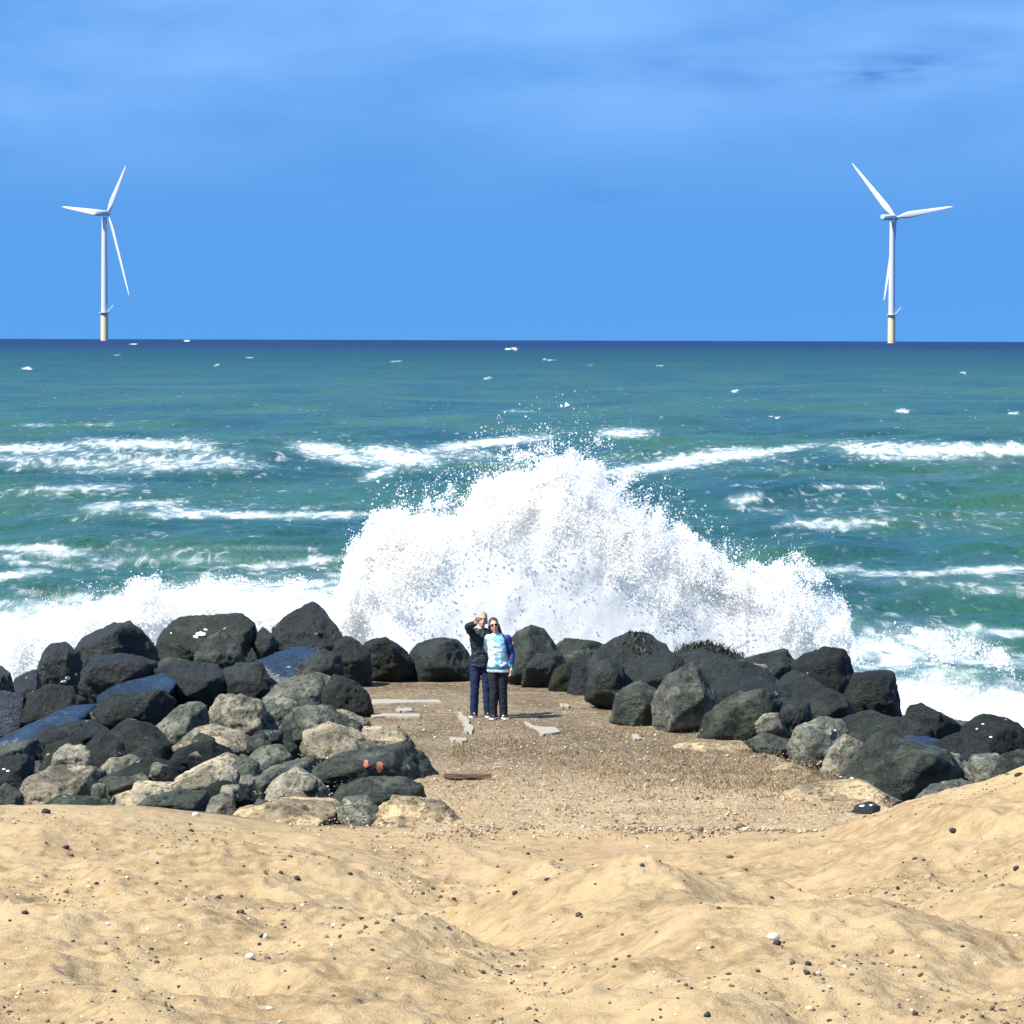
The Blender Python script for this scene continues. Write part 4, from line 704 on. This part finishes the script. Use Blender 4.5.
bm = bmesh.new(); torso(bm, [(.78, 0, 0, .175, .13)]+[(z, a, b, rx+.016, ry+.022) for z, a, b, rx, ry in secs[1:6]]+[(1.415, -.015, .012, .088, .085)])
for s_, e_, w_ in ((SR, ER, WR), (SL, EL_, WL)): capsule(bm, s_, e_, .062, .052); capsule(bm, e_, e_.lerp(w_, .88), .06, .045)
remeshed('jacket', bm, .011, jk, pers2, fold=.012)
bm = bmesh.new(); torso(bm, [(.80, 0, 0, .13, .115), (.88, 0, 0, .178, .13), (.96, 0, 0, .155, .115)]); legs_bm(bm, J, .018, -.07); remeshed('trousers', bm, .009, blk, pers2, fold=.008)
remeshed('hair', hair_bm(T, Rm, .96, 1.), .007, simple('dark_hair', (.045, .038, .035), .5, 30, .3), pers2); eyes(T, .96, pers2)
bm = bmesh.new()
for sg in (-1, 1): ell(bm, T((sg*.034, -.094, .01)), (.026, .006, .019), Rm); capsule(bm, T((sg*.062, -.085, .014)), T((sg*.082, .0, .012)), .004, .004)
capsule(bm, T((-.012, -.098, .014)), T((.012, -.098, .014)), .004, .004); link('sunglasses', bm_mesh('sunglasses', bm), simple('black_glass', (.008, .008, .01), .15, 10, .1), pers2)
shoe(pers2, (.10, 0, 0), R(16), shoe_m, sole_m); shoe(pers2, (-.07, -.02, 0), R(-6), shoe_m, sole_m)

# ------------------------------------------------------------------ small things lying on the deck
def lay(px, py, z=.0):
    v = ROT @ Vector(((px-512)/F, -(py-512)/F, -1)); return CAM + v*((z-HC)/v.z)
conc = simple('pale_concrete', (.34, .30, .235), .9, 12, .15, bump=.02)
def patch(name, label, pts, cat, group, th=.012, m=conc):
    bm = bmesh.new(); C_ = [lay(a, b, .03) for a, b in pts]; cen = sum(C_, Vector())/len(C_); dense = []
    for i in range(len(C_)):
        a, b = C_[i], C_[(i+1) % len(C_)]
        for k in range(4):
            q_ = a.lerp(b, k/4); dense.append(q_-cen + Vector((random.uniform(-.03, .03), random.uniform(-.08, .08), 0)))
    loft(bm, [[(v*s_ + Vector((0, 0, z)))[:] for v in dense] for z, s_ in ((-.04, 1.02), (th*.7, 1.), (th, .93))]); bmesh.ops.recalc_face_normals(bm, faces=bm.faces)
    o = link(name, bm_mesh(name, bm, False), m); o.location = cen; return tag(o, label, cat, group)
GP = 'pale slabs and flakes on the deck'
patch('concrete_slab', 'pale wedge-shaped flat slab on the deck right of the couple', [(526, 722), (536, 727), (556, 727), (561, 732), (543, 735), (533, 729)], 'slab', GP)
patch('concrete_slab', 'narrow pale slanting slab on the deck left of the couple\'s feet', [(456, 712), (463, 713), (469, 722), (474, 731), (466, 732), (463, 722)], 'slab', GP)
patch('concrete_slab', 'thin pale strip at the back left of the deck behind the flakes', [(372, 700), (440, 700), (442, 703), (374, 703)], 'slab', GP)
patch('concrete_slab', 'second thin pale strip beside the rounded dark boulder', [(370, 714), (418, 714), (420, 717), (372, 717)], 'slab', GP)
patch('concrete_slab', 'small pale flake on the deck between the strips', [(397, 709), (412, 708), (413, 711), (399, 711)], 'slab', GP)
patch('concrete_slab', 'small pale flake below the slanting slab', [(451, 738), (466, 738), (467, 741), (453, 741)], 'slab', GP)
patch('concrete_slab', 'small pale flake at the back of the deck right of the couple', [(560, 704), (569, 704), (569, 707), (561, 707)], 'slab', GP)
patch('concrete_slab', 'pale flake near the foot of the huge dark boulder', [(632, 735), (639, 734), (641, 739), (634, 740)], 'slab', GP)
wood = simple('brown_board', (.17, .10, .06), .85, 9, .35, bump=.01)
a, b = lay(444, 777.5, .03), lay(491, 777.5, .03); bm = bmesh.new(); mid = (a+b)/2
bmesh.ops.create_cube(bm, size=1, matrix=Matrix.Diagonal(((b-a).length, .16, .06, 1))); bmesh.ops.subdivide_edges(bm, edges=list(bm.edges), cuts=5, use_grid_fill=True)
for v in bm.verts: v.co += Vector((random.uniform(-.012, .012), random.uniform(-.006, .006), random.uniform(-.006, .006)))
o = link('board', bm_mesh('board', bm, False), wood); o.location = mid+Vector((0, 0, .03)); o.rotation_euler = (0, 0, R(2)); tag(o, 'brown weathered board lying flat on the deck beside the big black boulder', 'board')

# ------------------------------------------------------------------ stones in the sand, gravel, dry weed
t = NT('pebble'); oi = t.n('ShaderNodeObjectInfo'); n = t.noise(t.coords(), 30, 4); c = t.n('ShaderNodeMix', data_type='RGBA', blend_type='MULTIPLY'); c.inputs[0].default_value = 1; t.set(c.inputs[6], oi.outputs['Color']); t.set(c.inputs[7], t.mix(n, (.7, .7, .7), (1.25, 1.25, 1.25)))
peb_m = t.done(t.pbsdf(c.outputs[2], .8, None, .3))
protos = []
for k in range(7):
    v, f = ico(2); s_ = np.array([1, rng.uniform(.6, .9), rng.uniform(.45, .8)]); q_ = v*(1+.35*fbm(v*1.1+k*7, 2, 300+k))[:, None]*s_; protos.append(np_mesh('stone', q_, f)); protos[-1].materials.append(peb_m)
def sand_at(px, py):
    v = ROT @ Vector(((px-512)/F, -(py-512)/F, -1)); lo = 18.
    Dd = np.linspace(20, 56, 1400); z = HC + v.z/v.y*Dd; x = v.x/v.y*Dd; h_ = beach_h(x, Dd); k = np.argmax(z <= h_)
    return float(x[k]), float(Dd[k]), float(h_[k])
def stone(px, py, size, col, label, group, cat='stone'):
    x, D, z = sand_at(px, py); me = random.choice(protos); o = link('stone', me); r = size*D/F/2
    o.scale = (r, r, r); o.location = (x, D, z+r*.25); o.rotation_euler = (random.uniform(-.3, .3), random.uniform(-.3, .3), random.uniform(0, 6.28)); o.color = (*col, 1); return tag(o, label, cat, group)
GD, GW = 'loose dark stones on the sand', 'loose pale stones on the sand'
DK = (.035, .032, .03); PL = (.70, .64, .54)
stone(773, 939, 13, PL, 'white shell-like stone with a dark stone under it right of the centre', GW); stone(777, 944, 10, DK, 'dark stone tucked under the white shell-like stone', GD)
stone(699, 951, 7, PL, 'round white stone left of the white shell-like stone', GW); stone(808, 966, 8, DK, 'dark stone below the white shell-like stone', GD)
stone(953, 833, 9, DK, 'dark stone on the slope of the right sand bank', GD); stone(1018, 776, 9, DK, 'dark stone at the very top of the right sand bank', GD); stone(1016, 870, 8, DK, 'dark stone at the right edge on the sand bank', GD)
stone(297, 880, 8, DK, 'dark stone high in the cluster left of the centre', GD); stone(262, 937, 7, DK, 'dark stone beside the row of white stones', GD); stone(250, 958, 10, PL, 'oblong white stone below the dark stone cluster', GW); stone(265, 938, 8, PL, 'white stone in the cluster left of the centre', GW); stone(270, 1010, 9, PL, 'white stone near the bottom edge left of the centre', GW)
stone(25, 914, 8, DK, 'dark stone near the left edge', GD); stone(66, 849, 8, DK, 'dark stone on the upper left sand', GD); stone(46, 813, 10, DK, 'flat dark stone at the foot of the tan slab', GD); stone(196, 816, 8, PL, 'white stone at the foot of the low dark ridge', GW); stone(515, 895, 7, DK, 'dark stone alone in the hollow at the centre', GD); stone(547, 880, 6, DK, 'dark stone on the left flank of the middle mound', GD); stone(707, 1018, 8, DK, 'dark stone at the bottom edge right of the centre', GD); stone(915, 1015, 8, DK, 'dark stone at the bottom edge below the sand bank', GD)
rs = random.Random(5)
for i in range(90):
    py = 840+184*rs.random()**.7; px = rs.uniform(4, 1020)
    if rs.random() < .45: px = min(1018, max(5, rs.choice([270, 60, 180, 640, 700, 560, 880, 950, 330, 440])+rs.gauss(0, 45)))
    if px > 700 and py < 870-.28*(px-700): continue
    stone(px, py, rs.uniform(2.8, 5.6), tuple(c_*rs.uniform(.7, 2.2) for c_ in DK), 'one of many small dark stones scattered over the sand', GD)
for i in range(36):
    py = 845+179*rs.random()**.7; px = rs.uniform(4, 1020)
    if px > 700 and py < 870-.28*(px-700): continue
    stone(px, py, rs.uniform(2.8, 5.), tuple(c_*rs.uniform(.8, 1.15) for c_ in PL), 'one of many small pale stones scattered over the sand', GW)
def gravel(name, label, pos, rad, cols, m):
    v, f = ico(1); n = len(pos); jit = 1+.3*rng.normal(size=(n, len(v)))*.5
    an = rng.uniform(0, 6.28, n); sq = np.stack([np.ones(n), rng.uniform(.6, .95, n), rng.uniform(.4, .8, n)], 1)
    w_ = v[None]*jit[:, :, None]*sq[:, None, :]*rad[:, None, None]; ca, sa = np.cos(an)[:, None], np.sin(an)[:, None]
    w2 = np.stack([w_[:, :, 0]*ca-w_[:, :, 1]*sa, w_[:, :, 0]*sa+w_[:, :, 1]*ca, w_[:, :, 2]], 2)+pos[:, None, :]
    me = np_mesh(name, w2.reshape(-1, 3), (f[None]+len(v)*np.arange(n)[:, None, None]).reshape(-1, 3)); attr(me, 'tone', np.repeat(cols, len(v)))
    o = link(name, me, m); return tag(o, label, 'gravel', kind='stuff')
t = NT('gravel'); a_ = t.attr('tone'); cr = t.n('ShaderNodeValToRGB'); t.set(cr.inputs[0], a_)
cr.color_ramp.elements[0].color = (.05, .04, .032, 1); cr.color_ramp.elements[1].color = (.66, .58, .46, 1)
for pp, cc in ((.3, (.16, .12, .085, 1)), (.55, (.40, .29, .18, 1)), (.8, (.55, .44, .30, 1))): e = cr.color_ramp.elements.new(pp); e.color = cc
gm = t.done(t.pbsdf(cr.outputs[0], .85, None, .2))
n = 22000; D = rng.uniform(22, 50, n); x = rng.uniform(-1, 1, n)*(D*.15+.6); k = fbm(v3(x/1.2, D/2.5), 3, 401) + rng.uniform(-.3, .3, n) > .17; x, D = x[k], D[k]
gravel('gravel', 'fine gravel and shell bits strewn over the dune sand', np.stack([x, D, beach_h(x, D)+.003], 1), np.exp(rng.normal(size=len(x))*.45)*.0115, np.clip(rng.beta(.8, 1.5, len(x)), 0, 1), gm)
n = 14000; D = rng.uniform(50.2, 71, n)**1.0; x = rng.uniform(-3.3, 5.2, n); k = rng.uniform(size=n) < np.clip(1.1-(D-52)/16, .06, 1)*(.5+.9*fbm(v3(x/1.1, D/2), 3, 411)); x, D = x[k], D[k]
gravel('gravel', 'coarse gravel and grit lying on the jetty deck', np.stack([x, D, np.zeros_like(x)+.012], 1), np.exp(rng.normal(size=len(x))*.45)*.0125, np.clip(rng.beta(1.6, 1.2, len(x))*.9+.05, 0, 1), gm)
n = 2200; x = rng.uniform(-1.3, 4.6, n); D = 51.3+rng.normal(size=n)*(.4+.5*np.abs(fbm(v3(x, x*0), 2, 433)))-.06*np.abs(x-1)+.8*fbm(v3(x/1.1, x*0), 3, 431); k = fbm(v3(x/.5, D/.8), 3, 435)+rng.uniform(-.4, .4, n) > 0; x, D = x[k], D[k]; n = len(x); gravel('gravel', 'line of gravel where the deck meets the sand', np.stack([x, D, np.maximum(beach_h(x, D), -.02)+.02], 1), np.exp(rng.normal(size=n)*.5)*.0125, np.clip(rng.beta(1.3, 1.9, n), 0, 1), gm)
def blades(name, label, pos, hgt, m, cat='dry grass', parent=None, kind='stuff', wdt=.006, spread_=.6):
    n = len(pos); a = rng.uniform(0, 6.28, n); ln = rng.normal(size=(n, 2))*spread_; h3 = np.stack([ln[:, 0]*hgt, ln[:, 1]*hgt, hgt], 1); s_ = np.stack([np.cos(a), np.sin(a), np.zeros(n)], 1)*wdt; s2 = np.stack([-np.sin(a), np.cos(a), np.zeros(n)], 1)*wdt*.6
    mid_ = pos + h3*.55*np.array([.7, .7, 1.1])
    v = np.stack([pos-s_, pos+s_, pos+s2, mid_-s_*.7, mid_+s_*.7, mid_+s2*.7, pos+h3], 1); f = np.array([[0, 1, 4], [0, 4, 3], [1, 2, 5], [1, 5, 4], [2, 0, 3], [2, 3, 5], [3, 4, 6], [4, 5, 6], [5, 3, 6]])
    me = np_mesh(name, v.reshape(-1, 3), (f[None]+7*np.arange(n)[:, None, None]).reshape(-1, 3), False); attr(me, 'tone', np.repeat(rng.uniform(size=n), 7)); o = link(name, me, m, parent)
    if kind == 'stuff': tag(o, label, cat, kind='stuff')
    else: o['kind'] = 'stuff'
    return o
t = NT('dry_weed'); a_ = t.attr('tone'); weed_m = t.done(t.pbsdf(t.mix(a_, (.10, .075, .04), (.33, .25, .14)), .85, None, .15))
n = 42000; D = rng.uniform(53.0, 65, n); x = rng.uniform(-.9, 4.9, n); k = rng.uniform(size=n) < (.06 + .8*np.exp(-((x-3.7)/1.1)**2-((D-57.5)/1.8)**2) + .2*np.exp(-((x-1.6)/1.6)**2-((D-60.5)/2.5)**2) + .3*np.clip(fbm(v3(x/.9, D/1.6), 3, 421)*2, 0, 1)); x, D = x[k], D[k]
blades('dry_weed', 'thin dry brown weed growing in the deck gravel', np.stack([x, D, np.zeros_like(x)], 1), rng.uniform(.02, .075, len(x)), weed_m)
sw = simple('seaweed', (.028, .035, .022), .5, 20, .4)
def fringe(ob, u0, u1, vfun, n, hg):
    pos = []
    for i in range(n):
        u = min(u1+6, max(u0-6, random.gauss((u0+u1)/2, (u1-u0)*.28))); v_ = vfun(u)
        Mi = Matrix.Translation(-ob.location); o_ = Mi @ Vector((P(u, v_, ob.location.y).x, ob.location.y+random.uniform(-.2, .2), ob.location.z+4)); hit, loc, nn, _ = ob.ray_cast(o_, Vector((0, 0, -1)))
        if hit: pos.append(loc[:])
    if pos: blades('seaweed', '', np.array(pos), np.array([random.uniform(.4, 1)*hg for _ in pos]), sw, parent=ob, kind='part', wdt=.014, spread_=.7)
bpy.context.view_layer.update()
fringe(big, 622, 652, lambda u: 640, 110, .09)
lowd = [o for o in bpy.data.objects if o.get('label', '').startswith('long low dark boulder with a seaweed')][0]
fringe(lowd, 674, 738, lambda u: 650, 230, .15)
# white patches set on the glossy black stone and several boulders
def white_spots(ob, spots, m, lab):
    for (u, v_, r) in spots:
        Mi = Matrix.Translation(-ob.location); o_ = Mi @ CAM; tgt = Mi @ P(u, v_, ob.location.y); hit, loc, nn, _ = ob.ray_cast(o_, (tgt-o_).normalized())
        if not hit: continue
        vv, ff = ico(2); q_ = nn.to_track_quat('Z', 'Y').to_matrix(); s_ = r*ob.location.y/F; w_ = vv*(1+.9*fbm(vv*1.6+u, 3, 77))[:, None]*np.array([s_, s_*.55, .007])
        me = np_mesh('white_patch', w_ @ np.array(q_).T + np.array(loc), ff); o2 = link('white_patch', me, m, ob)
white_spots(gl, [(862, 806, 3.5), (871, 805, 3)], white, '')
find = lambda s_: [o for o in bpy.data.objects if o.get('label', '').startswith(s_)][0]
white_spots(find('big smooth black boulder'), [(977, 729, 2), (983, 724, 1.6), (991, 737, 1.8), (960, 748, 1.8)], white, '')
white_spots(find('large flat-topped'), [(201, 634, 5), (206, 630, 4), (171, 633, 1.5), (196, 637, 3)], white, '')
white_spots(find('black humped boulder'), [(68, 678, 4), (64, 682, 3), (76, 674, 2.5)], white, '')
white_spots(find('square black boulder'), [(865, 716, 1.6), (868, 723, 2), (846, 716, 1.5)], white, '')
white_spots(find('smooth warm grey'), [(836, 731, 3), (831, 734, 2)], white, '')
white_spots(find('black shaded block at the left'), [(4, 769, 2), (8, 771, 2)], white, '')
